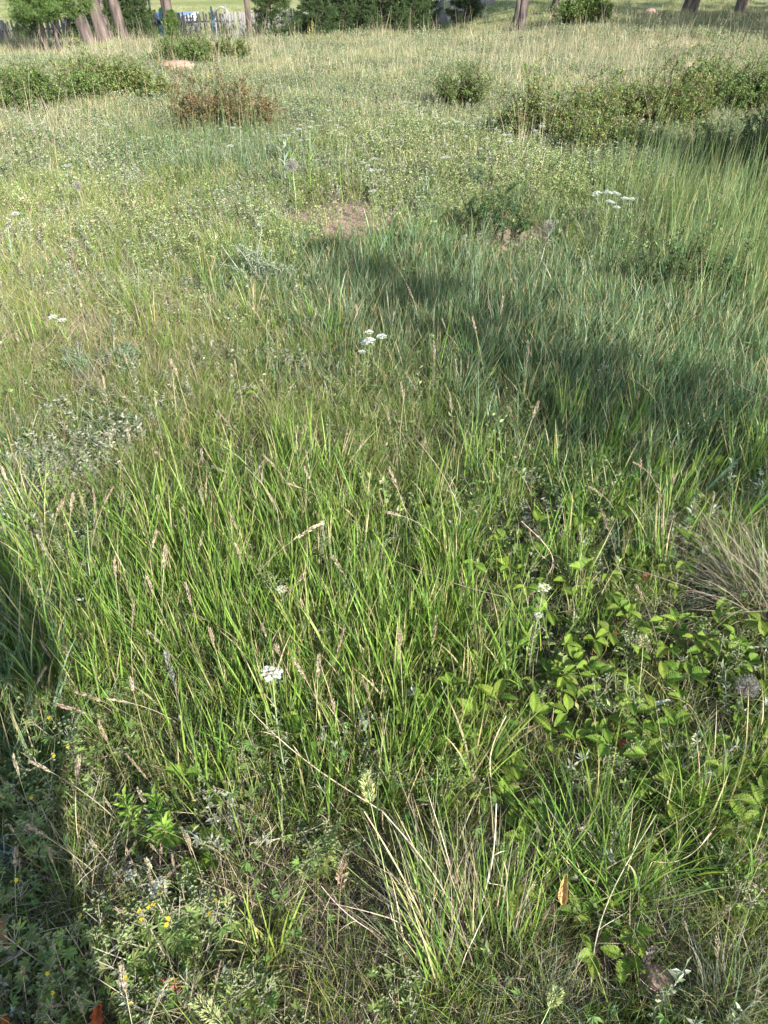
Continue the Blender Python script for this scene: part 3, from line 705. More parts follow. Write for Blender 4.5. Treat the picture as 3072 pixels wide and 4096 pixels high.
def build_pines():
    r = np.random.default_rng(5)
    crowns = [big_crown(r, 3.4, 9.5, 3.1, PAL_PINE) for _ in range(2)]
    # px at base, distance, diameter, lean to the left (m per m of height), label
    T = [(345, 20.6, .29, -.55, 'leaning pine trunk, leftmost of the trunk cluster, right behind the two young pines'),
         (408, 21.4, .31, -.42, 'thick pale pine trunk, second in the leaning cluster by the fence'),
         (452, 24.5, .25, -.52, 'darker pine trunk half hidden between two pale leaning trunks'),
         (500, 23.0, .28, -.42, 'leaning pine trunk at the right end of the trunk cluster'),
         (683, 26.5, .33, -.04, 'upright pine trunk rising behind the bright green pine sapling'),
         (1000, 28.5, .18, -.14, 'thin dark pine trunk beside the broken end of the picket fence'),
         (2087, 31.0, .30, 0.0, 'sunlit pine trunk standing in the tall straw-coloured grass'),
         (2066, 33.5, .26, 0.0, 'dark shaded trunk tucked just left of the sunlit pine trunk'),
         (2208, 35.0, .26, 0.02, 'dark pine trunk just left of the round dark shrub on the crest'),
         (2270, 37.0, .24, 0.0, 'dark trunk rising behind the round dark shrub on the crest'),
         (2761, 36.0, .33, 0.05, 'dark pine trunk of a close pair at the edge of the bright green grass'),
         (2728, 37.5, .30, 0.04, 'pale pine trunk of a close pair, the one behind'),
         (2950, 35.0, .44, 0.0, 'thickest pine trunk, far right at the end of the meadow')]
    for i, (px, dist, dia, lean, lab) in enumerate(T):
        x = at_depth(px, 100, dist).x
        t = thing('pine_tree', lab, 'pine tree', (x, dist, tz(x, dist) - 0.15), 0, 'tall pines at the far edge of the meadow')
        h = 10.0
        ax = lambda z: (lean * .45 * 2.2 * (1 - math.exp(-z / 2.2)), 0.0, z)
        link('trunk', pine_trunk_mesh(r, [ax(z) for z in (0, .25, .6, 1.2, 2.2, 4, 7, h)], np.array([1.45, 1.15, 1.0, .95, .9, .8, .5, .15]) * dia / 2), t)
        lm, cr = crowns[i % 2]
        link('limbs', lm, t, (ax(6)[0], 0, 0), (0, 0, i * 1.7)); link('crown', cr, t, (ax(6)[0], 0, 0), (0, 0, i * 1.7))
    # the two young pines on the left and the other small ones
    ya = young_pine(r, 2.6, 0.58, 0.66, PAL_YPINE, 0.045, 11, 62, (-0.35, 0), 10)
    yb = young_pine(r, 2.4, 0.54, 0.70, PAL_YPINE, 0.04, 11, 62, (0.12, 0.1), 10)
    x, y = ground(198, 222); put_pine('young pine with a bent pinkish trunk, left one of the two in front', x, y, ya)
    x, y = ground(249, 224); put_pine('young pine with a thin straight trunk, right one of the two in front', x, y, yb, 1.0)
    sap = young_pine(r, 1.05, 0.22, 0.06, PAL_YPINE, 0.018, 9, 26, (0, 0), 9)
    p = at_depth(698, 170, 19.5); put_pine('small bright green pine sapling in front of an upright trunk', p.x, p.y, sap, 0, 0.68)
    dk = [young_pine(r, 3.0, 1.25, 0.08, PAL_PINE, 0.06, 13, 80, (0, 0), 9, 1.0, 0.012) for _ in range(2)]
    D = [(395, 24.8, .8, 'dark pine between the second and third leaning trunks'), (520, 27.0, .9, 'dark pine right behind the rightmost leaning trunk'), (1290, 30.5, .7, 'shaded pine low in the left half of the dark thicket'), (1440, 33.0, .9, 'shaded pine low in the right half of the dark thicket'), (1660, 33.0, .8, 'shaded pine at the right foot of the dark thicket'), (1085, 29.5, .85, 'bushy dark pine beside the thin trunk at the fence'), (560, 25.2, .55, 'dark low pine just right of the leaning trunks'), (440, 26.0, 1.0, 'dark bushy pine behind the leaning trunks'),
         (345, 25.5, .9, 'dark bushy pine filling the gap behind the leftmost leaning trunk'), (95, 24.0, .5, 'small dark pine at the left edge behind the young pines'),
         (1250, 33.0, .8, 'sunlit bushy pine at the left end of the dark thicket'), (1330, 35.0, 1.0, 'bushy pine, second from the left in the dark thicket'), (1430, 36.5, 1.0, 'bushy pine in the middle of the dark thicket'),
         (1200, 31.0, .5, 'small bushy pine at the left foot of the dark thicket'), (1380, 32.0, .7, 'low bushy pine in front of the dark thicket, left one'), (1480, 31.5, .6, 'low bushy pine in front of the dark thicket, middle one'), (1590, 32.0, .7, 'low bushy pine in front of the dark thicket, right one'), (1530, 34.5, .9, 'bushy pine right of the middle of the dark thicket'), (1620, 37.0, .9, 'dark pine near the right end of the thicket'), (1700, 39.0, .8, 'dark pine at the right end of the thicket'),
         (1715, 31.0, .3, 'tiny pine seedling at the foot of the dark thicket'), (1860, 41.0, .8, 'dark bushy pine on the shaded slope right of the thicket')]
    for i, (px, d, s, lab) in enumerate(D):
        x = at_depth(px, 60, d).x; put_pine(lab, x, d, dk[i % 2], i * 2.1, s)
    # trees beyond the right edge shading the meadow, the far ones added for shade
    sh = young_pine(r, 3.35, 0.55, 0.9, PAL_PINE, 0.05, 10, 20, (0, 0), 7, 1.0)
    put_pine('slender pine right of the meadow that shades the blue-green grass', 2.84, -0.2, sh, 0.3, (1.0, 1.0, 1.0))
    for k, (x, y) in enumerate([(16.5, 22.5), (18, 28), (21, 33), (25, 38), (15, 17)]):  # unseen pines added to deepen the shade behind the far trunks
        t = thing('pine_tree', (['nearest', 'second', 'third', 'fourth', 'farthest'][[4, 0, 1, 2, 3].index(k)] + ' tall pine added unseen beyond the right edge to shade the far grass'), 'pine tree', (x, y, tz(x, y) - 0.15), 0, 'unseen pines added beyond the right edge to shade the far grass')
        link('trunk', pine_trunk_mesh(r, [(0, 0, 0), (0, 0, 2), (0, 0, 5), (0, 0, 10)], [.2, .16, .12, .03]), t)
        link('limbs', crowns[k % 2][0], t, (0, 0, -.8), (0, 0, k * 1.3)); link('crown', crowns[k % 2][1], t, (0, 0, -.8), (0, 0, k * 1.3))
    put_pine('pine right of the meadow that shades the dark shrub', 5.4, 3.8, dk[0], 0.3, 1.0)
build_pines()

def build_yard():
    # rounded blue tank, white-roofed hutch, arch, pole: all behind the fence
    p = at_depth(652, 46, 34.6); zb = tz(p.x, p.y)
    t = thing('water_tank', 'rounded blue plastic tank showing above the picket fence', 'tank', (p.x, p.y, zb))
    prof = [(0.62, 0), (0.62, 0.45), (0.60, 0.62), (0.53, 0.80), (0.42, 0.94), (0.26, 1.03), (0.10, 1.07)]
    topz = p.z - zb; g = Geo(); k = 20
    V = [(a * math.cos(j * 6.2832 / k), a * math.sin(j * 6.2832 / k), b / 1.07 * topz) for a, b in prof for j in range(k)] + [(0, 0, topz)]
    T = []
    for i in range(len(prof) - 1):
        for j in range(k): a = i * k + j; b = i * k + (j + 1) % k; T += [[a, b, b + k], [a, b + k, a + k]]
    o = (len(prof) - 1) * k; T += [[o + j, o + (j + 1) % k, len(V) - 1] for j in range(k)]
    link('shell', g.add(V, T, (1, 1, 1)).mesh('shell', M['blue'], True), t)
    for zz in (0.3, 0.66):
        ring = [(0.632 * math.cos(a), 0.632 * math.sin(a), zz * topz) for a in np.linspace(0, 6.283, 25)]
        link('hoop', Geo().add(*tube(ring, 0.014, (1, 1, 1), 5)).mesh('hoop', M['blue']), t)
    p = at_depth(748, 47, 37.0); zb = tz(p.x, p.y); h = p.z - zb
    t = thing('hutch', 'low hutch with a white sheet roof behind the picket fence', 'hutch', (p.x, p.y, zb))
    def box(w, d, hh, z, tilt=0.0):
        V = [(sx * w / 2, sy * d / 2, z + sz * hh + sy * tilt) for sx in (-1, 1) for sy in (-1, 1) for sz in (0, 1)]
        T = [(0, 1, 3), (0, 3, 2), (4, 6, 7), (4, 7, 5), (0, 4, 5), (0, 5, 1), (2, 3, 7), (2, 7, 6), (0, 2, 6), (0, 6, 4), (1, 5, 7), (1, 7, 3)]
        return V, T, (1, 1, 1)
    link('wall', Geo().add(*box(0.72, 0.6, h - 0.24, 0)).mesh('wall', M['grey_wood']), t)
    link('roof', Geo().add(*box(0.84, 0.72, 0.03, h - 0.13, 0.09)).mesh('roof', M['white_sheet']), t)
    link('fascia', Geo().add(*box(0.80, 0.03, 0.10, h - 0.335)).mesh('fascia', M['white_sheet']), t, (0, -0.33, 0))
    p = at_depth(884, 28, 36.5); zb = tz(p.x, p.y); h = p.z - zb
    t = thing('garden_arch', 'pale grey rounded arch rising above the picket fence', 'arch', (p.x, p.y, zb))
    for yy in (-0.09, 0.09):
        a = np.linspace(0, math.pi, 13); hoop = [(-0.28, yy, 0)] + [(-0.28 * math.cos(q), yy, h - 0.28 + 0.28 * math.sin(q)) for q in a] + [(0.28, yy, 0)]
        link('hoop', Geo().add(*tube(hoop, 0.034, (1, 1, 1), 6)).mesh('hoop', M['grey_metal'], True), t)
    link('crossbar', Geo().add(*tube([(-0.28, 0, h - 0.42), (0, 0, h - 0.42), (0.28, 0, h - 0.42)], 0.02, (1, 1, 1), 5)).mesh('crossbar', M['grey_metal']), t)
    p = at_depth(597, 20, 33.0); zb = tz(p.x, p.y); h = p.z - zb
    t = thing('wooden_pole', 'thin dark wooden pole with a crosspiece behind the fence', 'pole', (p.x, p.y, zb))
    link('shaft', Geo().add(*tube([(0.06, 0, 0), (0.02, 0, h * .5), (0, 0, h + 0.25)], 0.04, (1, 1, 1), 7)).mesh('shaft', M['grey_wood']), t)
    link('crosspiece', Geo().add(*tube([(-0.22, 0, h + 0.16), (0, 0, h + 0.17), (0.12, 0, h + 0.17)], 0.022, (1, 1, 1), 5)).mesh('crosspiece', M['grey_wood']), t)
    link('rail', Geo().add(*tube([(0.03, 0, h - 0.33), (0.4, 0, h - 0.35), (0.78, 0, h - 0.35)], 0.014, (1, 1, 1), 5)).mesh('rail', M['grey_wood']), t)
    for i, (px, py, d, lab) in enumerate([(900, 20, 36, 'thin dark post standing beside the pale arch'), (1148, 25, 39, 'dark post above the far stretch of fence, left one'), (1175, 25, 39.5, 'dark post above the far stretch of fence, right one')]):
        p = at_depth(px, py, d); zb = tz(p.x, p.y)
        o = link('wooden_post', Geo().add(*tube([(0, 0, 0), (0.01, 0, (p.z - zb) / 2), (0, 0, p.z - zb)], 0.035, (1, 1, 1), 6)).mesh('wooden_post', M['grey_wood']), None, (p.x, p.y, zb)); tag(o, lab, 'post')
build_yard()

def rock(name, lab, cat, x, y, z, size, mat, seed, sub=3, sharp=0.35, rz=0.0):
    import bmesh
    bm = bmesh.new(); bmesh.ops.create_icosphere(bm, subdivisions=sub, radius=1)
    r = np.random.default_rng(seed); pl = r.normal(0, 1, (9, 3)); pl /= np.linalg.norm(pl, axis=1, keepdims=True); of = r.uniform(0.72, 0.95, 9)
    for v in bm.verts:
        c = np.array(v.co)
        for q, d in zip(pl, of):
            e = c @ q - d
            if e > 0: c = c - q * e * (1 - sharp * 0.3)
        c = c * (1 + 0.06 * (float(vnoise(c[0] * 3 + 9, c[1] * 3 + c[2] * 2, seed)) - 0.5))
        v.co = Vector(c * np.array(size))
    me = bpy.data.meshes.new(name); bm.to_mesh(me); bm.free(); me.materials.append(mat)
    me.polygons.foreach_set('use_smooth', [sharp < 0.3] * len(me.polygons))
    o = link(name, me, None, (x, y, z), (0, 0, rz)); return tag(o, lab, cat)
bx, by = ground(718, 292)
rock('boulder', 'smooth pinkish tan boulder lying low beside the long green shrub', 'boulder', bx, by, tz(bx, by) + 0.07, (0.34, 0.24, 0.13), M['boulder'], 3, 4, 0.1)
bx, by = ground(2612, 3945)
rock('stone', 'reddish angular stone at the bottom right behind a grey dead stalk', 'stone', bx, by, tz(bx, by) + 0.012, (0.036, 0.034, 0.03), M['rock'], 8, 3, 0.5, 0.5)
bx, by = ground(2603, 65)
rock('boulder', 'small pale boulder on the far crest right of the dark shrub', 'boulder', bx, by, tz(bx, by) + 0.05, (0.35, 0.3, 0.22), M['rock'], 13, 3, 0.2)

# ------------------------------------------------------------------ shrubs
PAL_SHRUB = [((0.115, 0.18, 0.045), 5), ((0.155, 0.225, 0.06), 3), ((0.075, 0.13, 0.035), 3)]
PAL_SHRUBY = [((0.14, 0.19, 0.05), 5), ((0.20, 0.26, 0.07), 3), ((0.095, 0.155, 0.038), 3), ((0.24, 0.12, 0.05), 0.6)]
PAL_BROWN = [((0.20, 0.12, 0.06), 4), ((0.14, 0.095, 0.05), 3), ((0.105, 0.14, 0.048), 5), ((0.26, 0.15, 0.08), 1.5)]
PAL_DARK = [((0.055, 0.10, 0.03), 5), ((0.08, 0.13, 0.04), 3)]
def shrub_meshes(r, rx, ry, h, nst, per, pal, L=(0.016, 0.028), W=(0.009, 0.016), twig=(0.12, 0.085, 0.06), lobes=6, feathery=False):
    gs, gl = Geo(), Geo()
    cen = [((-1 + 2 * (i + .5) / lobes + r.normal(0, .08)) * rx, r.uniform(-.7, .7) * ry, r.uniform(.55, 1.2)) for i in range(lobes)]
    for k in range(nst):
        c = cen[k % lobes]; bx, by = c[0] + r.normal(0, .16) * rx, c[1] + r.normal(0, .16) * ry
        e = max(0.55, 1 - 0.35 * ((bx / rx) ** 2 + (by / ry) ** 2))
        hh = h * c[2] * e * (r.uniform(0.5, 1.05) if r.uniform() > .12 else r.uniform(1.1, 1.35))
        out = np.array([bx / rx, by / ry, 0]) * 0.35 + r.normal(0, 0.22, 3); out[2] = 1
        p = arc((bx * 0.8, by * 0.8, 0), out, hh, (r.normal(0, .35), r.normal(0, .35), -0.15), 6)
        gs.add(*tube(p, np.linspace(0.006, 0.0018, 6), np.array(twig) * r.uniform(.8, 1.2), 3))
        for _ in range(4):
            f = r.uniform(0.25, 0.95) * 5; i0 = min(int(f), 4); q = p[i0] + (p[i0 + 1] - p[i0]) * (f - i0)
            d = r.normal(0, 1, 3); d[2] = abs(d[2]) * 0.7 + 0.3
            b = arc(q, d, hh * r.uniform(0.18, 0.4), (0, 0, .3), 4); gs.add(*tube(b, np.linspace(0.0025, 0.001, 4), np.array(twig), 3))
            m = per // 3; f2 = r.uniform(0.1, 1, m) * 3; j = np.minimum(f2.astype(int), 2)
            P = b[j] + (b[j + 1] - b[j]) * (f2 - j)[:, None] + r.normal(0, 0.006, (m, 3)); D = r.normal(0, 1, (m, 3)); D[:, 2] += 0.5
            gl.add(*leaves(r, P, D, L, W, pal, 0.3, 0.55))
        m = per // 3; f2 = r.uniform(0.2, 1, m) * 5; j = np.minimum(f2.astype(int), 4)
        P = p[j] + (p[j + 1] - p[j]) * (f2 - j)[:, None]; D = r.normal(0, 1, (m, 3)); D[:, 2] += 0.4
        gl.add(*leaves(r, P, D, L, W, pal, 0.3, 0.55))
    return gs.mesh('stems', M['wood']), gl.mesh('foliage', M['shrub'])

def put_shrub(lab, px, py, w_px, h_m, nst, per, pal, depth=0.6, name='shrub', **kw):
    r = np.random.default_rng(int(px * 7 + py)); x, y = ground(px, py)
    zc = y * CP + CAMZ * SP; rx = w_px / 2 * zc / FPX
    gs, gl = shrub_meshes(r, rx, rx * depth, h_m, nst, per, pal, **kw)
    t = thing(name, lab, 'shrub', (x, y, tz(x, y) - 0.02)); link('stems', gs, t); link('foliage', gl, t)
    return t

BL = dict(L=(0.020, 0.034), W=(0.011, 0.020))
put_shrub('long low green shrub below the two young pines, right half ending at the pink boulder', 490, 405, 380, 0.62, 260, 70, PAL_SHRUBY, 0.6, **BL)
put_shrub('long low green shrub at the left edge below the young pines', 150, 425, 460, 0.62, 280, 70, PAL_SHRUB, 0.6, **BL)
put_shrub('dark green shrub behind the pink boulder under the pine sapling', 735, 262, 220, 0.55, 170, 70, PAL_SHRUB, 0.7, **BL)
put_shrub('reddish-topped green shrub right of the pine sapling, half lost in dry grass', 905, 245, 200, 0.5, 130, 60, PAL_SHRUB + [((.22, .10, .05), 1.5)], 0.7, **BL)
put_shrub('brown-red twiggy shrub standing by itself left of the middle', 915, 545, 340, 0.85, 150, 75, PAL_BROWN, 0.7, twig=(.12, .09, .05), L=(0.018, .032), W=(.009, .017))
put_shrub('small round dark green shrub alone in the middle of the meadow', 1835, 440, 130, 0.72, 110, 60, PAL_SHRUB, 0.8)
put_shrub('yellow-green shrub with reddish tips, left part of the wide patch on the right', 2250, 570, 500, 0.62, 280, 70, PAL_SHRUBY, 0.6, L=(.018, .03), W=(.011, .018))
put_shrub('yellow-green shrub in the middle of the wide patch on the right', 2560, 530, 440, 0.70, 260, 70, PAL_SHRUBY, 0.6, L=(.018, .03), W=(.011, .018))
put_shrub('loose yellow-green shrub at the near side of the wide patch on the right', 2450, 640, 400, 0.52, 170, 60, PAL_SHRUBY, 0.6, L=(.016, .028), W=(.009, .016))
put_shrub('green shrub at the right edge behind the tall grass', 2900, 450, 440, 0.72, 260, 70, PAL_SHRUB, 0.6, L=(.018, .03), W=(.011, .018))
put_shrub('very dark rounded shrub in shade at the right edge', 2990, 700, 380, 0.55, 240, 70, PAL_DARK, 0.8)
put_shrub('round dark shrub on the far crest between pine trunks', 2335, 108, 180, 0.95, 130, 70, PAL_SHRUB + [((.2, .1, .04), .7)], 0.8, L=(.05, .075), W=(.03, .045))
put_shrub('low shrub at the left edge behind the white yarrow', 40, 450, 240, 0.45, 110, 60, PAL_SHRUB, 0.6)
put_shrub('dark pea shrub sapling with fine leaflets beside the bare soil', 1985, 985, 210, 0.46, 14, 190, [((.075, .14, .05), 4), ((.05, .10, .035), 3)], 0.5, L=(.014, .024), W=(.005, .008), lobes=3, twig=(.07, .05, .03))
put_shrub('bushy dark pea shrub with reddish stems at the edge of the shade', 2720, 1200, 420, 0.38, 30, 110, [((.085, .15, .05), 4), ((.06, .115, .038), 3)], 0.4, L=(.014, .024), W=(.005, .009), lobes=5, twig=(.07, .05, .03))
put_shrub('pale silvery sage clump in the left middle of the meadow', 1040, 1175, 260, 0.24, 55, 90, [((.21, .26, .16), 4), ((.27, .31, .21), 2), ((.15, .20, .10), 3)], 0.8, name='sage_plant', L=(.010, .018), W=(.004, .007), twig=(.25, .26, .2))
put_shrub('grey-green wormwood clump in the yellow grass on the left', 450, 1500, 300, 0.20, 50, 80, [((.15, .21, .12), 4), ((.19, .24, .15), 2), ((.11, .16, .07), 3)], 0.8, name='wormwood_plant', L=(.012, .022), W=(.003, .006), twig=(.2, .2, .15))
put_shrub('feathery blue-grey wormwood cut by the left edge', 20, 3520, 190, 0.10, 26, 70, [((.26, .33, .30), 4), ((.20, .27, .23), 3)], 0.8, name='wormwood_plant', L=(.008, .014), W=(.0015, .003), twig=(.25, .28, .24))
put_shrub('pale grey-green wormwood sprig between the strawberries and the green tussock', 2660, 3100, 120, 0.06, 14, 60, [((.2, .3, .22), 4), ((.15, .24, .16), 3)], 0.8, name='wormwood_plant', L=(.007, .012), W=(.002, .0035), twig=(.2, .22, .16))
put_shrub('dark leafy wormwood tangle left of the middle, in front of the grey clump', 470, 1760, 240, 0.16, 36, 80, [((.10, .17, .08), 4), ((.14, .2, .11), 2)], 0.8, name='wormwood_plant', L=(.010, .020), W=(.003, .005), twig=(.18, .17, .1))

# ------------------------------------------------------------------ tussocks
def tussock(lab, px, py, parts, rz=0.0, tilt=None):
    x, y = ground(px, py); r = np.random.default_rng(int(px + 3 * py))
    t = thing('grass_tussock', lab, 'grass tussock', (x, y, tz(x, y)))
    for nm, mat, args in parts:
        g = Geo(); n = args.pop('n'); g.add(*blades(r, n, **args)); o = link(nm, g.mesh(nm, M[mat]), t); o['kind'] = 'stuff'
G1 = PAL_GREEN; DR = PAL_DRY
UL = math.pi * 0.66                       # leaning away and to the left
tussock('straw and green tussock sweeping up to the left at the bottom middle', 1800, 3830, [
    ('green_blades', 'grass', dict(n=150, rad=0.08, L=(0.12, 0.36), w=(.0018, .0042), tilt=(.1, .6), curl=(0, .7), seg=7, pal=G1 + [((.11, .17, .06), 4)], az=UL, azs=0.75, tip=(.4, .33, .17), tipf=.3)),
    ('dry_blades', 'dry', dict(n=150, rad=0.09, L=(0.12, 0.36), w=(.0014, .0034), tilt=(.15, .8), curl=(0, .5), seg=6, pal=DR, az=UL, azs=1.2))])
tussock('green and straw tussock leaning right at the bottom, right of the thick straws', 2010, 3720, [
    ('green_blades', 'grass', dict(n=110, rad=0.07, L=(0.12, 0.3), w=(.0016, .0036), tilt=(.1, .6), curl=(0, .8), seg=6, pal=G1, az=1.2, azs=1.0)),
    ('dry_blades', 'dry', dict(n=45, rad=0.07, L=(0.15, 0.35), w=(.0015, .004), tilt=(.1, .9), curl=(0, .6), seg=6, pal=DR, az=1.2, azs=1.4))])
tussock('dry grey-tan fountain tussock arching left at the right edge', 3060, 2450, [
    ('dry_blades', 'dry', dict(n=260, rad=0.09, L=(0.2, 0.45), w=(.0012, .0026), tilt=(.3, 1.1), curl=(.2, .9), seg=7, pal=[((.24, .20, .145), 4), ((.17, .15, .11), 4), ((.32, .27, .19), 2), ((.16, .17, .08), 2)], az=math.pi * .95, azs=1.1)),
    ('green_blades', 'grass', dict(n=60, rad=0.09, L=(0.2, 0.45), w=(.0015, .003), tilt=(.2, .9), curl=(.1, .8), seg=7, pal=PAL_FINE, az=math.pi * .9, azs=1.2))])
tussock('bushy bright green fine-bladed tussock right of the strawberry patch', 2740, 3260, [
    ('green_blades', 'grass', dict(n=240, rad=0.08, L=(0.12, 0.30), w=(.0016, .003), tilt=(.05, .8), curl=(.1, .8), seg=6, pal=PAL_GREEN, tip=(.4, .33, .17), tipf=.15))])
tussock('dense green tussock in front of the strawberry patch', 2380, 3560, [
    ('green_blades', 'grass', dict(n=200, rad=0.09, L=(0.12, 0.34), w=(.0016, .0034), tilt=(.05, .8), curl=(.1, .8), seg=6, pal=PAL_GREEN, az=1.3, azs=1.8)),
    ('dry_blades', 'dry', dict(n=60, rad=.1, L=(.1, .22), w=(.0012, .002), tilt=(.4, 1.3), curl=(-.3, .8), seg=5, pal=DR))])
for lab, px, py, n, hh in [('blue-grey fescue tussock beside the reddish stone', 2590, 3720, 170, .2), ('blue-grey fescue tussock fanning out at the bottom right corner', 2880, 4060, 260, .24),
                           ('grey fescue tussock at the bottom edge left of the reddish stone', 2150, 4070, 220, .18), ('thin green fescue tussock at the right edge above the stone', 2930, 3620, 160, .22)]:
    tussock(lab, px, py, [('blades', 'grass', dict(n=n, rad=.05, L=(hh * .5, hh), w=(.0011, .0019), tilt=(.05, .9), curl=(0, .7), seg=5, pal=[((.15, .19, .13), 4), ((.20, .22, .15), 3), ((.11, .15, .07), 3), ((.34, .29, .19), 2)]))])
tussock('brown-grey curly dead tussock at the bottom left, in deep shade', 330, 3600, [
    ('dry_blades', 'dry', dict(n=230, rad=.07, L=(.12, .28), w=(.0011, .002), tilt=(.3, 1.2), curl=(.2, 1.6), seg=6, pal=DR + [((.16, .17, .06), 4)]))])
tussock('dead tan tussock between the cinquefoil bush and the bottom middle', 1000, 3560, [
    ('dry_blades', 'dry', dict(n=240, rad=.1, L=(.1, .25), w=(.0012, .0022), tilt=(.2, 1.3), curl=(-.2, 1.1), seg=6, pal=DR))])
tussock('short bright green shoots beside the bottom left cinquefoil', 1060, 3860, [
    ('green_blades', 'grass', dict(n=70, rad=.04, L=(.08, .22), w=(.0035, .006), tilt=(.05, .6), curl=(0, .4), seg=5, pal=[((.2, .26, .05), 4), ((.16, .22, .04), 3), ((.34, .33, .15), 1)], tip=(.42, .36, .2), tipf=.3))])
tussock('dry thin-bladed tussock fanning at the bottom left edge of the frame', 800, 4080, [
    ('dry_blades', 'dry', dict(n=150, rad=.06, L=(.1, .24), w=(.0012, .002), tilt=(.1, .9), curl=(0, .7), seg=5, pal=DR + [((.2, .2, .09), 4)]))])
for lab, px, py, s in [('broad green tussock with long blades leaning left of the middle', 700, 2150, 1.0), ('broad green tussock right behind the nodding dry panicle', 1180, 2000, 1.0), ('broad green tussock in the centre, below the middle', 1330, 2700, 1.0),
                       ('tall broad-bladed tussock at the left edge', 150, 2150, 1.0), ('green tussock between the two white yarrows of the foreground', 1560, 2640, .9), ('upright green tussock left of the strawberry patch', 2100, 2640, .9),
                       ('green tussock at the right edge in front of the shade', 2960, 1900, .95), ('green tussock just below the strawberry edge of the shade', 2550, 1720, .9), ('broad-bladed tussock left of the cream yarrow', 1780, 2280, .9),
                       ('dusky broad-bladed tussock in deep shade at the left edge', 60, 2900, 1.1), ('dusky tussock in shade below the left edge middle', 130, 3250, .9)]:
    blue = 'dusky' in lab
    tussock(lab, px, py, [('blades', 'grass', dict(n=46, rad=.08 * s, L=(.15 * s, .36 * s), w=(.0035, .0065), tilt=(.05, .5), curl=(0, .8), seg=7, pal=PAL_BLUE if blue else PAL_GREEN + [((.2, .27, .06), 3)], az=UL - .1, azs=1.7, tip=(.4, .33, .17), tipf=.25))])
# the bluish stiff fountain in the yellow grass
tussock('stiff green tussock with tall straw stalks in the yellow grass on the left', 560, 1290, [
    ('green_blades', 'grass', dict(n=90, rad=.07, L=(.2, .42), w=(.0018, .003), tilt=(.03, .55), curl=(0, .4), seg=5, pal=PAL_FINE))])

# ------------------------------------------------------------------ strawberry plants
def leaflet_mesh(r, L, W):
    nu, nv = 7, 19
    s = np.linspace(0, 1, nv); V = []; C = []
    base = np.array([0.150, 0.245, 0.032]) * r.uniform(0.55, 1.2) * np.array([r.uniform(.9, 1.25), 1, 1])
    for i, t in enumerate(s):
        for j in range(nu):
            q = (j / (nu - 1) - 0.5) * 2; aq = abs(q)
            hw = W / 2 * max(0.02, math.sin(math.pi * min(0.985, max(0.0, t) ** 0.78 * 0.985))) ** 0.8
            saw = 1 + (0.09 if i % 2 else -0.07) * (aq > 0.95)
            yy = t * L * (1 - 0.16 * aq) + aq ** 1.2 * L * 0.17
            pleat = (0.0019 if i % 2 else -0.0019) * min(1, aq * 2.2) * math.sin(math.pi * min(1, t + .08)) ** .5
            V.append((q * hw * saw, yy, aq * hw * 0.5 + pleat - 0.24 * L * t * t))
            C.append(base * (1.25 if aq < .1 else (1.12 if i % 2 else 0.74)))
    T = []
    for i in range(nv - 1):
        for j in range(nu - 1):
            a = i * nu + j; T += [[a, a + 1, a + nu + 1], [a, a + nu + 1, a + nu]]
    return Geo().add(V, T, np.array(C)).mesh('leaflet', M['leaf'])

def build_strawberries():
    r = np.random.default_rng(31)
    LF = [leaflet_mesh(r, r.uniform(.038, .054), r.uniform(.022, .030)) for _ in range(16)]
    RED = leaflet_mesh(r, .045, .034)
    a = RED.attributes['col']; n = len(RED.vertices); c = np.tile(np.array([.20, .07, .035, 1], np.float32), (n, 1)); a.data.foreach_set('color', c.ravel())
    ph = where([(p[0], p[1]) for p in SB])
    for i, p in enumerate(SB):
        h0 = SBH[i]; x, y = STRAWB[i]
        t = thing('strawberry_plant', 'green three-part strawberry leaves, ' + ph[i], 'strawberry plant', (x, y, tz(x, y)), 0, 'wild strawberry plants in the grass')
        k = (2 if r.uniform() < .6 else 3) if p[1] > 1800 else 1
        for m in range(k + (r.uniform() < .3)):
            hh = h0 if m == 0 else h0 * r.uniform(.45, .8); a = r.uniform(0, 6.28); off = 0 if m == 0 else r.uniform(.04, .075)
            top = np.array([off * math.cos(a), off * math.sin(a), hh])
            foot = np.array([r.normal(0, .012), r.normal(0, .012), -0.005])
            mid = (foot + top) / 2 + np.array([r.normal(0, .006), r.normal(0, .006), .01])
            link('leaf_stalk', Geo().add(*tube([foot, mid, top], (.0011, .001, .0008), (.22, .17, .07), 4)).mesh('leaf_stalk', M['wood']), t)
            fa = r.uniform(0, 6.28); s = r.uniform(.8, 1.12) * (1 if m == 0 else .75); tl = r.uniform(.0, .5); td = r.uniform(0, 6.28)
            for q in (-1.25, 0, 1.25):
                red = (i % 17 == 5 and m == 1 and q == 0)
                o = link('leaflet', RED if red else LF[r.integers(16)], t, top, (r.uniform(.05, .6) + tl * math.cos(fa + q - td), r.normal(0, .18), fa + q + r.normal(0, .1)), s * (1.0 if q == 0 else .92))
                if red: o['label'] = 'reddened old leaflet'
build_strawberries()

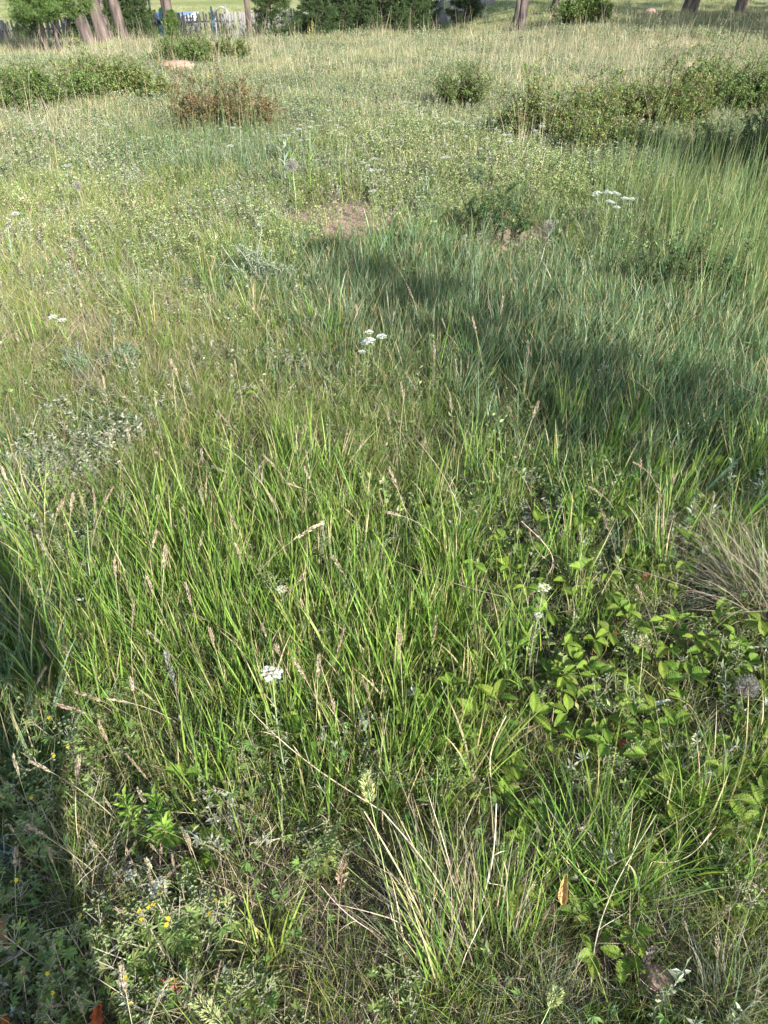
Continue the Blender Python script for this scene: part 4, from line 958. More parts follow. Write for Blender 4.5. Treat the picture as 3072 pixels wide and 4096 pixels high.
# ------------------------------------------------------------------ seed heads
SH = zone([(265,290),(285,450),(345,660),(480,590),(665,630),(610,780),(800,520),(905,230),(820,50),(1120,110),(1275,220),(100,980),(210,1010),(490,990),(780,970),(850,1180),(640,1220)], 0, 2400, .663) \
   + zone([(160,310),(75,180),(500,640),(680,510),(900,240),(1120,140),(570,210),(420,370),(270,400)], 1000, 2400, .663) \
   + zone([(390,500),(570,420),(690,415),(240,700),(955,460),(950,690),(1010,770),(1110,530),(1395,570),(1230,690),(1430,760),(900,960),(1130,1000),(1220,180),(1210,430),(930,170),(780,75),(25,300),(455,450),(1600,220),(1300,280),(1360,340),(700,850)], 0, 1700, .663) \
   + zone([(100,240),(230,380),(330,290),(280,130),(440,650),(830,560),(330,940),(680,130),(840,300),(495,820),(1050,130),(1270,920)], 1000, 1700, .663) \
   + zone([(840,260),(880,240),(940,300),(980,390),(1080,340),(1320,450),(645,550),(1480,640),(520,640),(860,1020),(575,410)], 1972, 1700, .663) \
   + zone([(80,120),(120,250),(140,320),(190,120),(330,110),(570,220),(310,260),(960,130),(990,190),(830,220),(920,230),(900,330),(770,240),(760,330),(830,380),(910,390),(1050,300),(1080,360),(1110,140),(1140,180),(720,620),(300,1050),(160,980),(480,1120),(1030,1040),(750,960),(330,1200),(1340,940)], 0, 3246, .663) \
   + zone([(560,330)], 1000, 3246, .663) \
   + zone([(1600,300),(1520,450),(1410,600),(1140,700),(1330,790),(250,100)], 1972, 3246, .663) \
   + zone([(1420,700),(1060,740),(1040,700),(1130,590),(410,300),(490,330),(100,520),(160,500),(630,800),(750,640),(1610,200),(940,930),(1500,350),(1320,1000),(1420,220)], 0, 1000, .663) \
   + zone([(950,240),(870,400),(640,360),(400,380),(320,500),(1160,450),(1340,440),(1240,690),(930,880),(1110,580),(640,650),(100,190),(820,980),(1550,500),(1440,340),(910,830),(1200,900),(450,820),(350,680)], 1000, 1000, .663) \
   + zone([(60,310),(80,520),(210,580),(820,820),(270,950),(100,990),(870,890)], 1972, 1000, .663)
def seed_parts(r, H, lean, az, Lh, pal, droop=0.4, fat=1.0):
    d = (math.sin(lean) * math.cos(az), math.sin(lean) * math.sin(az), math.cos(lean))
    p = arc((0, 0, -0.005), d, H, (math.cos(az) * droop, math.sin(az) * droop, -abs(droop) * .5), 12)
    col = pick(r, pal, 1)[0]
    stalk = Geo().add(*tube(p, np.linspace(.0013, .0006, 12), col * np.array([.9, .95, .8]), 4)).mesh('stalk', M['dry'])
    n = 46 if fat < 2 else 150; wf = min(fat, 1.3) if fat < 2 else .55; f = 1 - r.uniform(0, 1, n) * Lh / H; k = f * 11; i0 = np.minimum(k.astype(int), 10)
    P = p[i0] + (p[i0 + 1] - p[i0]) * (k - i0)[:, None]
    tg = p[-1] - p[-4]; tg = tg / np.linalg.norm(tg)
    rel = (1 - f) * H / Lh
    out = r.normal(0, 1, (n, 3)); out -= (out @ tg)[:, None] * tg; out /= np.linalg.norm(out, axis=1, keepdims=True)
    P = P + out * (0.0025 * fat * np.sin(np.pi * np.clip(rel * .85 + .1, 0, 1)))[:, None]
    V, T, C = leaves(r, P, tg * 1.0 + out * 0.38 * fat, (.008, .014), (.0028 * wf, .0045 * wf), pal, .5, .4)
    V2, T2, C2 = leaves(r, P + out * .001, tg * 1.0 + out * 0.25 * fat, (.007, .012), (.0025 * wf, .004 * wf), pal, .5, .4)
    head = Geo().add(V, T, C).add(V2, T2, C2).mesh('seed_head', M['dry'])
    return stalk, head
PAL_SEED = [((.37, .30, .205), 4), ((.29, .23, .16), 3), ((.45, .38, .27), 2)]
def build_seed_heads():
    r = np.random.default_rng(77)
    ph = where([(p[0], p[1]) for p in SH])
    V = [seed_parts(r, r.uniform(.20, .36), r.uniform(.02, .25), 0.0, r.uniform(.035, .085), [PAL_SEED, PAL_SEED, [((.42, .38, .26), 3), ((.33, .29, .2), 2)], [((.33, .24, .17), 3), ((.25, .19, .14), 2)]][k % 4], r.choice([.05, .2, .35, 1.0]), r.uniform(.4, .95)) + (0,) for k in range(24)]
    hs = []
    for s_, h_, _ in V:
        co = np.empty(len(s_.vertices) * 3, np.float32); s_.vertices.foreach_get('co', co); co = co.reshape(-1, 3); hs.append(co[co[:, 2].argmax()])
    for i, p in enumerate(SH):
        k = r.integers(24); s = r.uniform(.8, 1.1) * (0.72 if p[1] > 3200 else 1.0); rz = math.pi * .62 + r.normal(0, .9)
        top = hs[k] * s; zt = top[2] - 0.02
        x, y = ground(p[0], p[1], zt)
        ox, oy = top[0] * math.cos(rz) - top[1] * math.sin(rz), top[0] * math.sin(rz) + top[1] * math.cos(rz)
        x -= ox; y -= oy
        if y < -0.1: y = -0.1
        t = thing('dry_grass_stalk', 'dry stalk with tan seed head, ' + ph[i], 'grass stalk', (x, y, tz(x, y)), rz, 'dry seed heads standing in the grass', s)
        link('stalk', V[k][0], t); link('seed_head', V[k][1], t)
    # special ones
    def special(name, lab, px, py, H, lean, az, Lh, pal, droop, fat):
        st, hd = seed_parts(r, H, lean, az, Lh, pal, droop, fat)
        co = np.empty(len(st.vertices) * 3, np.float32); st.vertices.foreach_get('co', co); top = co.reshape(-1, 3)[co.reshape(-1, 3)[:, 2].argmax()]
        x, y = ground(px, py, float(top[2]) - .01); x -= float(top[0]); y -= float(top[1])
        t = thing(name, lab, 'grass stalk', (x, y, tz(x, y))); link('stalk', st, t); link('seed_head', hd, t)
    GS = [((.36, .40, .16), 4), ((.44, .46, .22), 2)]
    special('grass_stalk', 'fuzzy pale green spike above the straw tussock at the bottom middle', 1460, 3110, .42, .5, 1.9, .055, GS, .2, 2.6)
    special('grass_stalk', 'fat fuzzy pale spike cut low by the bottom edge on the left', 790, 4010, .40, .9, 2.6, .05, GS, .3, 3.0)
    special('grass_stalk', 'small fuzzy cream spike among the strawberries', 2570, 2565, .25, .15, 2.0, .025, [((.5, .48, .25), 3), ((.38, .4, .2), 2)], .1, 3.0)
    special('grass_stalk', 'greenish spike at the bottom right beside the reddish stone', 2225, 3975, .22, .6, .9, .03, GS, .2, 2.6)
    special('dry_grass_stalk', 'long nodding dry panicle in the middle of the green grass', 1300, 2105, .45, .1, .6, .11, [((.42, .34, .24), 3), ((.5, .42, .31), 2)], 1.6, .9)
    special('dry_grass_stalk', 'wide reddish branched panicle at the bottom middle', 1372, 3465, .28, .15, 1.2, .07, [((.36, .26, .18), 3), ((.28, .2, .14), 2)], .1, 1.9)
    special('dead_flower_stalk', 'grey dead flower stalk in front of the reddish stone', 2610, 3790, .16, .06, 1.2, .10, [((.20, .17, .15), 3), ((.15, .13, .11), 2)], .05, 1.2)
    special('dead_flower_stalk', 'grey woolly flower stalk with a cream tip on the left', 668, 2620, .36, .15, 1.9, .10, [((.17, .17, .165), 3), ((.22, .21, .20), 2)], .1, 1.0)
build_seed_heads()

# ------------------------------------------------------------------ yarrow
def yarrow_parts(r, H, rad, cream, lean=.12):
    p = arc((0, 0, -.005), (math.sin(lean), 0, math.cos(lean)), H, (r.normal(0, .1), r.normal(0, .1), 0), 8)
    stem = Geo().add(*tube(p, np.linspace(.0018, .0013, 8), (.20, .24, .11), 5)).mesh('stem', M['wood'])
    top = p[-1]; gh = Geo(); gb = Geo()
    n = 30
    ang = np.arange(n) * 2.399; rr = rad * np.sqrt((np.arange(n) + .5) / n)
    c0 = np.array([.76, .76, .71]) if not cream else np.array([.66, .64, .44])
    for a, q in zip(ang, rr):
        c = top + np.array([q * math.cos(a) + r.normal(0, rad * .07), q * math.sin(a) + r.normal(0, rad * .07), .014 - q * q * 16 + r.normal(0, .002)])
        gb.add(*tube([top - (0, 0, .018), (top + c) / 2 - (0, 0, .004), c], .0006, (.22, .27, .13), 3))
        m = 6; aa = np.arange(m) * 2 * math.pi / m + r.uniform(0, 1); s = rad * r.uniform(.17, .26)
        d = np.stack([np.cos(aa), np.sin(aa), np.full(m, .25)], 1)
        gh.add(*leaves(r, np.repeat(c[None], m, 0), d, (s * .9, s * 1.1), (s * .9, s * 1.05), [(tuple(c0), 1)], -.1, 1.0, col=np.tile(c0 * (r.uniform(.8, 1.08) if r.uniform() > .12 else np.array([.6, .5, .38])), (m, 1))))
        gh.add(*leaves(r, c[None] + (0, 0, .0006), np.array([[1, 0, .05]]), (s * .6, s * .7), (s * .6, s * .7), [((.62, .58, .36), 1)], 0, 1.0))
    gl = Geo(); m = 70; f = r.uniform(.1, .85, m) * 7; j = np.minimum(f.astype(int), 6); P = p[j] + (p[j + 1] - p[j]) * (f - j)[:, None]
    D = r.normal(0, 1, (m, 3)); D[:, 2] = np.abs(D[:, 2]) + .5
    gl.add(*leaves(r, P, D, (.012, .03), (.002, .0045), PAL_SAGE + PAL_HERB, .3, .5))
    return [('stem', stem), ('branchlets', gb.mesh('branchlets', M['wood'])), ('flower_head', gh.mesh('flower_head', M['petal'])), ('foliage', gl.mesh('foliage', M['shrub']))], top
YN = [(1090, 2705, .36, .020, 0, 'white yarrow with one flat head on a tall bare stalk, left of the middle foreground'), (2172, 2362, .26, .015, 1, 'cream yarrow above the strawberry patch'),
      (2150, 2475, .22, .010, 1, 'small cream yarrow bud cluster just below a bigger cream head'), (1128, 2370, .22, .014, 1, 'cream yarrow half hidden in green grass in the middle'),
      (640, 3555, .16, .018, 1, 'pale green-cream yarrow bud head over the cinquefoil bush, right one'), (528, 3515, .15, .011, 1, 'small pale yarrow bud head over the cinquefoil bush, left one')]
YF = zone([(320,410),(378,432)], 0, 1000, .663) + zone([(720,505),(795,530),(722,555),(695,570),(675,625)], 1000, 1000, .663) \
   + zone([(40,75),(70,120),(110,110),(150,130),(30,90),(90,80),(155,30),(195,40),(225,35),(180,150),(240,155),(165,175),(215,180),(405,410),(95,695),(5,465),(640,150),(700,165),(460,65),(380,45),(125,85),(75,60),(20,70),(170,105),(205,75),(650,160),(1330,180),(1360,165),(1405,175),(1390,285),(1135,310)], 0, 400, .663) \
   + zone([(310,160),(345,205),(360,170),(380,140),(410,160),(290,185),(265,205),(210,220),(240,220),(350,245),(305,250),(480,135),(520,160),(550,175),(510,190),(550,215),(780,170),(830,160),(860,160),(930,20),(970,25),(1000,40),(1170,150),(1250,140),(750,360),(680,390),(710,405),(730,435),(780,430),(1160,355),(1190,355),(1530,220),(1570,260),(1480,180),(1430,240),(1390,300),(1300,225),(740,560),(480,70),(320,55),(1340,165),(1385,115),(1470,128)], 1000, 400, .663) \
   + zone([(630,570),(615,580),(690,567),(735,570),(750,578),(790,602),(820,605),(835,606),(700,622),(718,628),(745,657),(250,195),(300,165),(100,260),(70,215),(95,220),(285,30)], 1972, 400, .663) \
   + zone([(1530,440),(1550,448),(1525,468),(1350,535),(1400,553),(860,570),(900,575),(345,678),(440,675),(1380,325),(1410,327),(795,480)], 1000, 0, .7233)
def build_yarrow():
    r = np.random.default_rng(13)
    for px, py, H, rad, cream, lab in YN:
        parts, top = yarrow_parts(r, H, rad, cream); rz = r.uniform(1.6, 2.6)
        x, y = ground(px, py, float(top[2])); x -= top[0] * math.cos(rz) - top[1] * math.sin(rz); y -= top[0] * math.sin(rz) + top[1] * math.cos(rz)
        t = thing('yarrow', lab, 'yarrow', (x, y, tz(x, y)), rz)
        for nm, me in parts: link(nm, me, t)
    ph = where([(p[0], p[1]) for p in YF])
    V = [yarrow_parts(r, r.uniform(.26, .36), r.uniform(.018, .026), 0, r.uniform(.05, .3)) for _ in range(10)]
    for i, p in enumerate(YF):
        parts, top = V[r.integers(10)]; far = p[1] < 900; s = r.uniform(.8, 1.1) * (1.12 if far else .95)
        rz = r.uniform(0, 6.28); x, y = ground(p[0], p[1], float(top[2]) * s); x -= s * (top[0] * math.cos(rz) - top[1] * math.sin(rz)); y -= s * (top[0] * math.sin(rz) + top[1] * math.cos(rz))
        t = thing('yarrow', 'white flat yarrow flower, ' + ph[i], 'yarrow', (x, y, tz(x, y)), rz, 'white yarrow flowers across the meadow', s)
        for nm, me in parts: link(nm, me, t)
build_yarrow()

# ------------------------------------------------------------------ cinquefoil plants with yellow flowers
def cinquefoil(lab, px, py, H, nst, spread, flowers, pal, seed, buds=26, twig=(.26, .24, .17), lean=(0, 0)):
    r = np.random.default_rng(seed); x, y = ground(px, py)
    t = thing('cinquefoil', lab, 'cinquefoil', (x, y, tz(x, y) - .005))
    gs, gl, gb = Geo(), Geo(), Geo(); tips = []
    for k in range(nst):
        a = r.uniform(0, 6.28); tl = r.uniform(.05, .75)
        p = arc((r.normal(0, spread * .3), r.normal(0, spread * .3), 0), (math.sin(tl) * math.cos(a) + lean[0], math.sin(tl) * math.sin(a) + lean[1], math.cos(tl)), H * r.uniform(.7, 1.1), (0, 0, .5), 7)
        gs.add(*tube(p, np.linspace(.0017, .0009, 7), np.array(twig) * r.uniform(.8, 1.2), 4))
        for _ in range(9):                             # palmate leaves
            f = r.uniform(.1, .85) * 6; j = min(int(f), 5); q = p[j] + (p[j + 1] - p[j]) * (f - j)
            d = r.normal(0, 1, 3); d[2] = abs(d[2]) * .5 + .1; d /= np.linalg.norm(d); c = q + d * r.uniform(.012, .03)
            gs.add(*tube([q, c], .0006, twig, 3))
            e1 = np.cross(d, [0, 0, 1.0]); e1 /= np.linalg.norm(e1) + 1e-6
            an = np.linspace(-1.25, 1.25, 5); D = d[None] * np.cos(an)[:, None] + e1[None] * np.sin(an)[:, None] + np.array([0, 0, .15])
            cc = np.repeat(pick(r, pal, 1), 5, 0)
            gl.add(*leaves(r, np.repeat(c[None], 5, 0), D, (.014, .024), (.0045, .0075), pal, .35, .9, col=cc))
        for _ in range(4):                             # forked tips with round buds
            d = r.normal(0, .7, 3); d[2] = abs(d[2]) + .6; b = arc(p[-2], d, r.uniform(.02, .05), (0, 0, .2), 4); gs.add(*tube(b, .0007, twig, 3)); tips.append(b[-1])
            m = max(2, buds // 8); P = b[-1] + r.normal(0, .007, (m, 3)); cb = np.array([.24, .28, .12])
            for q in P:
                an = np.arange(5) * 1.2566; s = r.uniform(.0028, .0042)
                D = np.stack([np.cos(an), np.sin(an), np.full(5, .9)], 1)
                gb.add(*leaves(r, np.repeat(q[None], 5, 0), D, (s * 1.2, s * 1.5), (s, s * 1.3), PAL_HERB, .8, 1.0, col=np.tile(cb * r.uniform(.8, 1.15), (5, 1))))
    link('stems', gs.mesh('stems', M['wood']), t); link('foliage', gl.mesh('foliage', M['shrub']), t); link('buds', gb.mesh('buds', M['shrub']), t)
    tips = np.array(tips); tips = tips[tips[:, 2].argsort()[::-1]]
    for k in range(min(flowers, len(tips))):
        c = tips[min(len(tips) - 1, k * 2)]; g = Geo(); an = np.arange(5) * 1.2566
        D = np.stack([np.cos(an), np.sin(an), np.full(5, .35)], 1)
        g.add(*leaves(r, np.repeat(np.zeros((1, 3)), 5, 0), D, (.0042, .0052), (.0036, .0048), [((.75, .55, .03), 1)], .25, .95, col=np.tile([.70, .52, .04], (5, 1)) * r.uniform(.75, 1.1, (5, 1))))
        g.add(*leaves(r, np.array([[-.0012, 0, .0012]]), np.array([[1, 0, .1]]), (.0024, .0026), (.0024, .0026), [((.6, .34, .02), 1)], 0, 1.0))
        link('flower', g.mesh('flower', M['petal']), t, c, (r.normal(0, .3), r.normal(0, .3), 0))
CQ = [((.17, .235, .058), 4), ((.22, .275, .085), 3), ((.12, .18, .045), 2)]
cinquefoil('sunlit yellow-flowered cinquefoil bush at the bottom left', 720, 3870, .24, 15, .10, 11, CQ, 1, 34)
cinquefoil('cinquefoil with grey stems in deep shade left of the sunlit cinquefoil bush', 350, 3900, .20, 8, .07, 1, CQ, 2)
cinquefoil('two-stemmed cinquefoil with one yellow flower at the bottom edge on the left', 280, 4090, .14, 4, .05, 2, CQ, 3)
cinquefoil('cinquefoil with two yellow flowers at the bottom edge under the sunlit bush', 500, 4110, .13, 5, .05, 2, CQ, 4)
cinquefoil('leafy cinquefoil with a single yellow flower, right of the sunlit bush', 940, 4000, .15, 9, .06, 2, CQ, 5)
cinquefoil('dusky cinquefoil with a yellow flower in shade at the left, below the long blades', 300, 3270, .18, 7, .07, 2, CQ, 6)
cinquefoil('upright cinquefoil with two yellow flowers left of the leafless straw star', 330, 3090, .22, 6, .05, 2, CQ, 7)
cinquefoil('cinquefoil with pale buds at the left edge, above the blue-grey wormwood', 240, 3430, .15, 6, .05, 1, CQ, 8)
cinquefoil('grey-stemmed cinquefoil by the left edge with yellow flowers', 40, 3640, .16, 6, .05, 2, CQ, 9)
for i, (px, py, lab) in enumerate([(250, 2000, 'loose pale cinquefoil with round buds left of the broad green tussock'), (420, 2130, 'loose cinquefoil with grey stems and round buds, right of a similar one'), (330, 2290, 'short pale-budded cinquefoil at the left in green grass'),
                                   (1130, 2420, 'budding cinquefoil around the hidden cream yarrow'), (1300, 2300, 'slender cinquefoil with few buds behind the straw slanting in the middle'), (1520, 2260, 'slender cinquefoil with yellow specks in the middle of the grass'),
                                   (1290, 3430, 'cinquefoil with round cream buds beside the reddish panicle'), (1560, 3140, 'cinquefoil just right of the fuzzy green spike'), (1640, 3960, 'leafy cinquefoil at the foot of the straw tussock'),
                                   (1560, 4090, 'bushy cinquefoil on the bottom edge near the middle'), (2430, 2860, 'budding cinquefoil in the gap of the strawberry patch'), (2390, 3080, 'dense pale cinquefoil in front of the strawberry patch'),
                                   (2830, 3560, 'tall thin cinquefoil with cream buds at the right edge'), (2520, 2620, 'cinquefoil with pale flower heads between strawberry leaves'), (2860, 2700, 'grey-leaved cinquefoil among strawberries at the right'), (1050, 3080, 'small cinquefoil beside strawberry leaves at the left'), (1820, 3170, 'cinquefoil with one yellow flower left of the strawberry leaves')]):
    cinquefoil(lab, px, py + 40, (.12 if py > 3800 else .15) if py > 2500 else .20, 3 if py > 3800 else 5, .05, 1 if i in (5, 16, 7) else 0, CQ, 30 + i, 26)
cinquefoil('dense low cinquefoil mat with dark leaves at the bottom edge, left of the middle', 1130, 4080, .07, 7, .09, 0, PAL_CINQ, 60, 4)

# ------------------------------------------------------------------ willow-leaved sprouts, dead leaves, red leaves, seed clocks, mullein, straws
def sprouts():
    r = np.random.default_rng(3)
    for i, (px, py, lab) in enumerate([(655, 3380, 'tallest of the bright willow-leaved sprouts beside the strawberry leaves'), (575, 3395, 'bright willow-leaved sprout on the left of its trio'), (700, 3420, 'bright willow-leaved sprout at the right of its trio'), (640, 3900, 'small willow-leaved sprout under the sunlit cinquefoil bush'), (300, 3880, 'small willow-leaved sprout in deep shade at the bottom left')]):
        x, y = ground(px, py); H = (.24, .17, .20, .08, .08)[i]; t = thing('leafy_sprout', lab, 'plant', (x, y, tz(x, y)))
        p = arc((0, 0, 0), (r.normal(0, .15), r.normal(0, .15), 1), H, (0, 0, .2), 8)
        link('stem', Geo().add(*tube(p, np.linspace(.0018, .001, 8), (.16, .2, .06), 5)).mesh('stem', M['wood']), t)
        for k in range(34 if i < 3 else 14):
            f = .2 + .8 * k / 34 if i < 3 else .3 + .7 * k / 14; a = k * 2.399; j = min(int(f * 7), 6); q = p[j] + (p[min(j + 1, 7)] - p[j]) * (f * 7 - j)
            Lf = .040 * (1.15 - .5 * f); el = .15 + .8 * f
            V, T, C = leaves(r, np.zeros((1, 3)), np.array([[math.cos(a) * math.cos(el), math.sin(a) * math.cos(el), math.sin(el)]]), (Lf, Lf * 1.1), (Lf * .28, Lf * .34), [((.21, .33, .05), 2), ((.16, .27, .04), 1)], .35, .95)
            link('leaf', Geo().add(V, T, C).mesh('leaf', M['leaf']), t, q)
sprouts()

def dead_leaf(name, lab, px, py, L, W, col, h, rz, seed, lobed=False):
    r = np.random.default_rng(seed); V = []; T = []; nu, nv = 7, 11
    for i in range(nv):
        s = i / (nv - 1); hw = W / 2 * math.sin(math.pi * min(.985, max(.02, s)) ** .9) ** .7
        if lobed: hw *= (1.0 if i % 2 else .45)
        for j in range(nu):
            q = (j / (nu - 1) - .5) * 2
            V.append((q * hw * (.8 + .2 * math.cos(s * 5)), (s - .5) * L, .5 * W * q * q * .7 + .1 * L * math.sin(s * 4) + r.normal(0, .0007)))
    for i in range(nv - 1):
        for j in range(nu - 1): a = i * nu + j; T += [[a, a + 1, a + nu + 1], [a, a + nu + 1, a + nu]]
    x, y = ground(px, py, h); me = Geo().add(V, T, np.tile(col, (len(V), 1)) * r.uniform(.8, 1.15, (len(V), 1))).mesh(name, M['dry'], True)
    o = link(name, me, None, (x, y, tz(x, y) + h), (r.normal(0.4, .2), r.normal(0, .3), rz)); tag(o, lab, 'leaf')
dead_leaf('dead_leaf', 'curled golden brown dead leaf lying in the grass at the lower right', 2262, 3555, .055, .026, (.50, .30, .12), .11, -.45, 1)
dead_leaf('dead_leaf', 'orange-red lobed dead leaf at the bottom edge on the left', 410, 4075, .05, .05, (.45, .13, .05), .07, .2, 2, True)
dead_leaf('dead_leaf', 'orange lobed dead leaf under the sunlit cinquefoil bush', 670, 3945, .05, .045, (.48, .15, .05), .06, 1.2, 3, True)
dead_leaf('dead_leaf', 'dull orange lobed leaf right of another under the cinquefoil bush', 735, 3960, .04, .035, (.40, .13, .05), .05, .3, 4, True)
dead_leaf('dead_leaf', 'red-orange dead leaf on the bottom left corner edge', 40, 4090, .04, .04, (.42, .14, .06), .07, .5, 5, True)
dead_leaf('dead_leaf', 'reddish oval leaf at the right edge beside the strawberries', 2982, 2915, .034, .022, (.40, .13, .07), .05, .4, 6)
dead_leaf('dead_leaf', 'brown curled leaf at the left edge in deep shade', 20, 3720, .05, .03, (.34, .18, .09), .08, .2, 7)
dead_leaf('dead_leaf', 'small pink-brown leaf hanging in shade at the bottom left', 240, 3890, .024, .012, (.45, .25, .17), .05, 1.3, 8)
dead_leaf('dead_leaf', 'whitish folded leaf in the strawberry patch', 2645, 2815, .05, .014, (.55, .58, .50), .07, -1.3, 9)
dead_leaf('dead_leaf', 'red leaf tip low in the grass at the right, under the shade edge', 2672, 1850, .03, .014, (.35, .08, .05), .06, .3, 10)

def clock(lab, px, py, H, rad):
    r = np.random.default_rng(int(px)); x, y = ground(px, py, H); t = thing('seed_clock', lab, 'seed head', (x, y, tz(x, y)))
    link('stem', Geo().add(*tube([(0, 0, 0), (.01, 0, H * .5), (0, 0, H)], .0022, (.3, .33, .18), 5)).mesh('stem', M['wood']), t)
    n = 170; d = r.normal(0, 1, (n, 3)); d /= np.linalg.norm(d, axis=1, keepdims=True)
    g = Geo(); m = 5
    P = np.repeat(d * rad * .85, m, 0); D = np.repeat(d, m, 0) * .35 + r.normal(0, .8, (n * m, 3))
    g.add(*leaves(r, P, D, (rad * .18, rad * .34), (rad * .012, rad * .02), [((.40, .38, .34), 1)], .1, .5))
    g.add(*leaves(r, d[:200] * .004, d[:200], (rad * .8, rad * .85), (rad * .012, rad * .02), [((.34, .32, .28), 1)], .1, .5))
    link('tuft', g.mesh('tuft', M['petal']), t, (0, 0, H))
    a = link('seed_core', Geo().add(*leaves(r, np.zeros((40, 3)), d[:40], (.008, .012), (.002, .003), [((.25, .18, .11), 1)], .3, .5)).mesh('seed_core', M['dry']), t, (0, 0, H))
clock('large fluffy grey seed clock in the middle of the meadow', 1168, 660, .42, .045)
clock('fluffy seed clock low in the grass on the left', 308, 743, .22, .035)
clock('fluffy white seed clock at the right edge among strawberries', 2990, 2745, .10, .03)
clock('fluffy grey seed clock in the pea shrub gap at the right', 2195, 905, .16, .04)

def leafy_stalk(name, lab, px, py, H, Lf, Wf, n, pal, cat='plant', buds=None):
    r = np.random.default_rng(int(px + py)); x, y = ground(px, py); t = thing(name, lab, cat, (x, y, tz(x, y)))
    p = arc((0, 0, 0), (r.normal(0, .06), r.normal(0, .06), 1), H, (r.normal(0, .1), 0, 0), 8)
    link('stem', Geo().add(*tube(p, np.linspace(.004, .002, 8), pal[0][0], 6)).mesh('stem', M['wood']), t)
    me = None
    for k in range(n):
        f = .08 + .9 * k / n; a = k * 2.399; j = min(int(f * 7), 6); q = p[j] + (p[j + 1] - p[j]) * (f * 7 - j)
        V, T, C = blades(r, 1, 0, (Lf * (1.1 - .6 * f), Lf * (1.2 - .6 * f)), (Wf * .9, Wf * 1.1), (.35, .8), (.2, .8), 6, pal, az=a, azs=.01, root=np.zeros((1, 3)))
        link('leaf', Geo().add(V, T, C).mesh('leaf', M['shrub']), t, q)
    if buds:
        V, T, C = leaves(r, np.repeat(p[-1][None], 8, 0) + r.normal(0, .003, (8, 3)), np.tile([0, 0, 1.0], (8, 1)) + r.normal(0, .15, (8, 3)), (.03, .045), (.006, .01), buds, .5, .6)
        link('bud', Geo().add(V, T, C).mesh('bud', M['shrub']), t)
MUL = [((.27, .33, .25), 3), ((.22, .28, .19), 2)]
leafy_stalk('mullein', 'pale woolly mullein-like stalk with curled leaves left of the large seed clock', 1140, 770, .40, .13, .028, 13, MUL)
leafy_stalk('salsify_stalk', 'goatsbeard stalk with a long closed bud just right of the large seed clock', 1182, 800, .44, .12, .006, 5, PAL_GREEN, buds=[((.34, .36, .10), 1)])
leafy_stalk('salsify_stalk', 'tall goatsbeard stalk with a slim closed bud, second right of the large seed clock', 1245, 790, .46, .12, .006, 5, PAL_GREEN, buds=[((.24, .32, .08), 1)])
leafy_stalk('salsify_stalk', 'goatsbeard stalk with a closed bud in front of the bare pink soil', 1378, 850, .36, .12, .006, 5, PAL_GREEN, buds=[((.28, .34, .10), 1)])
leafy_stalk('pale_herb', 'pale whitish herb spike in front of the right shrub patch', 2385, 590, .34, .05, .016, 18, MUL)
leafy_stalk('pale_herb', 'pale bushy herb spike inside the right shrub patch', 2790, 500, .42, .05, .018, 22, MUL)
leafy_stalk('pale_herb', 'tall grey-green herb at the left edge of the bare soil', 1700, 800, .22, .04, .012, 18, MUL)
leafy_stalk('pale_herb', 'pale grey herb at the left edge of the yellow grass', 65, 1075, .25, .04, .012, 18, MUL)
def yellow_spike(lab, px, py, H, n):
    r = np.random.default_rng(int(px)); x, y = ground(px, py, H); t = thing('yellow_flower_spike', lab, 'flower', (x, y, tz(x, y)))
    link('stem', Geo().add(*tube([(0, 0, 0), (0, 0, H * .6), (0.01, 0, H)], .004, (.16, .2, .07), 5)).mesh('stem', M['wood']), t)
    P = np.stack([r.normal(0, .02, n), r.normal(0, .02, n), r.uniform(H * .6, H, n)], 1)
    link('blossom', Geo().add(*leaves(r, P, r.normal(0, 1, (n, 3)), (.018, .028), (.016, .024), [((.72, .50, .03), 1)], .1, .6)).mesh('blossom', M['petal']), t)
yellow_spike('yellow flower spike on the far crest in front of the grey fence end', 1246, 82, .6, 24)
yellow_spike('short yellow flower spike left of the taller one on the far crest', 1236, 105, .4, 10)
yellow_spike('yellow flower spike in the dry grass right of the pink boulder', 838, 292, .16, 12)

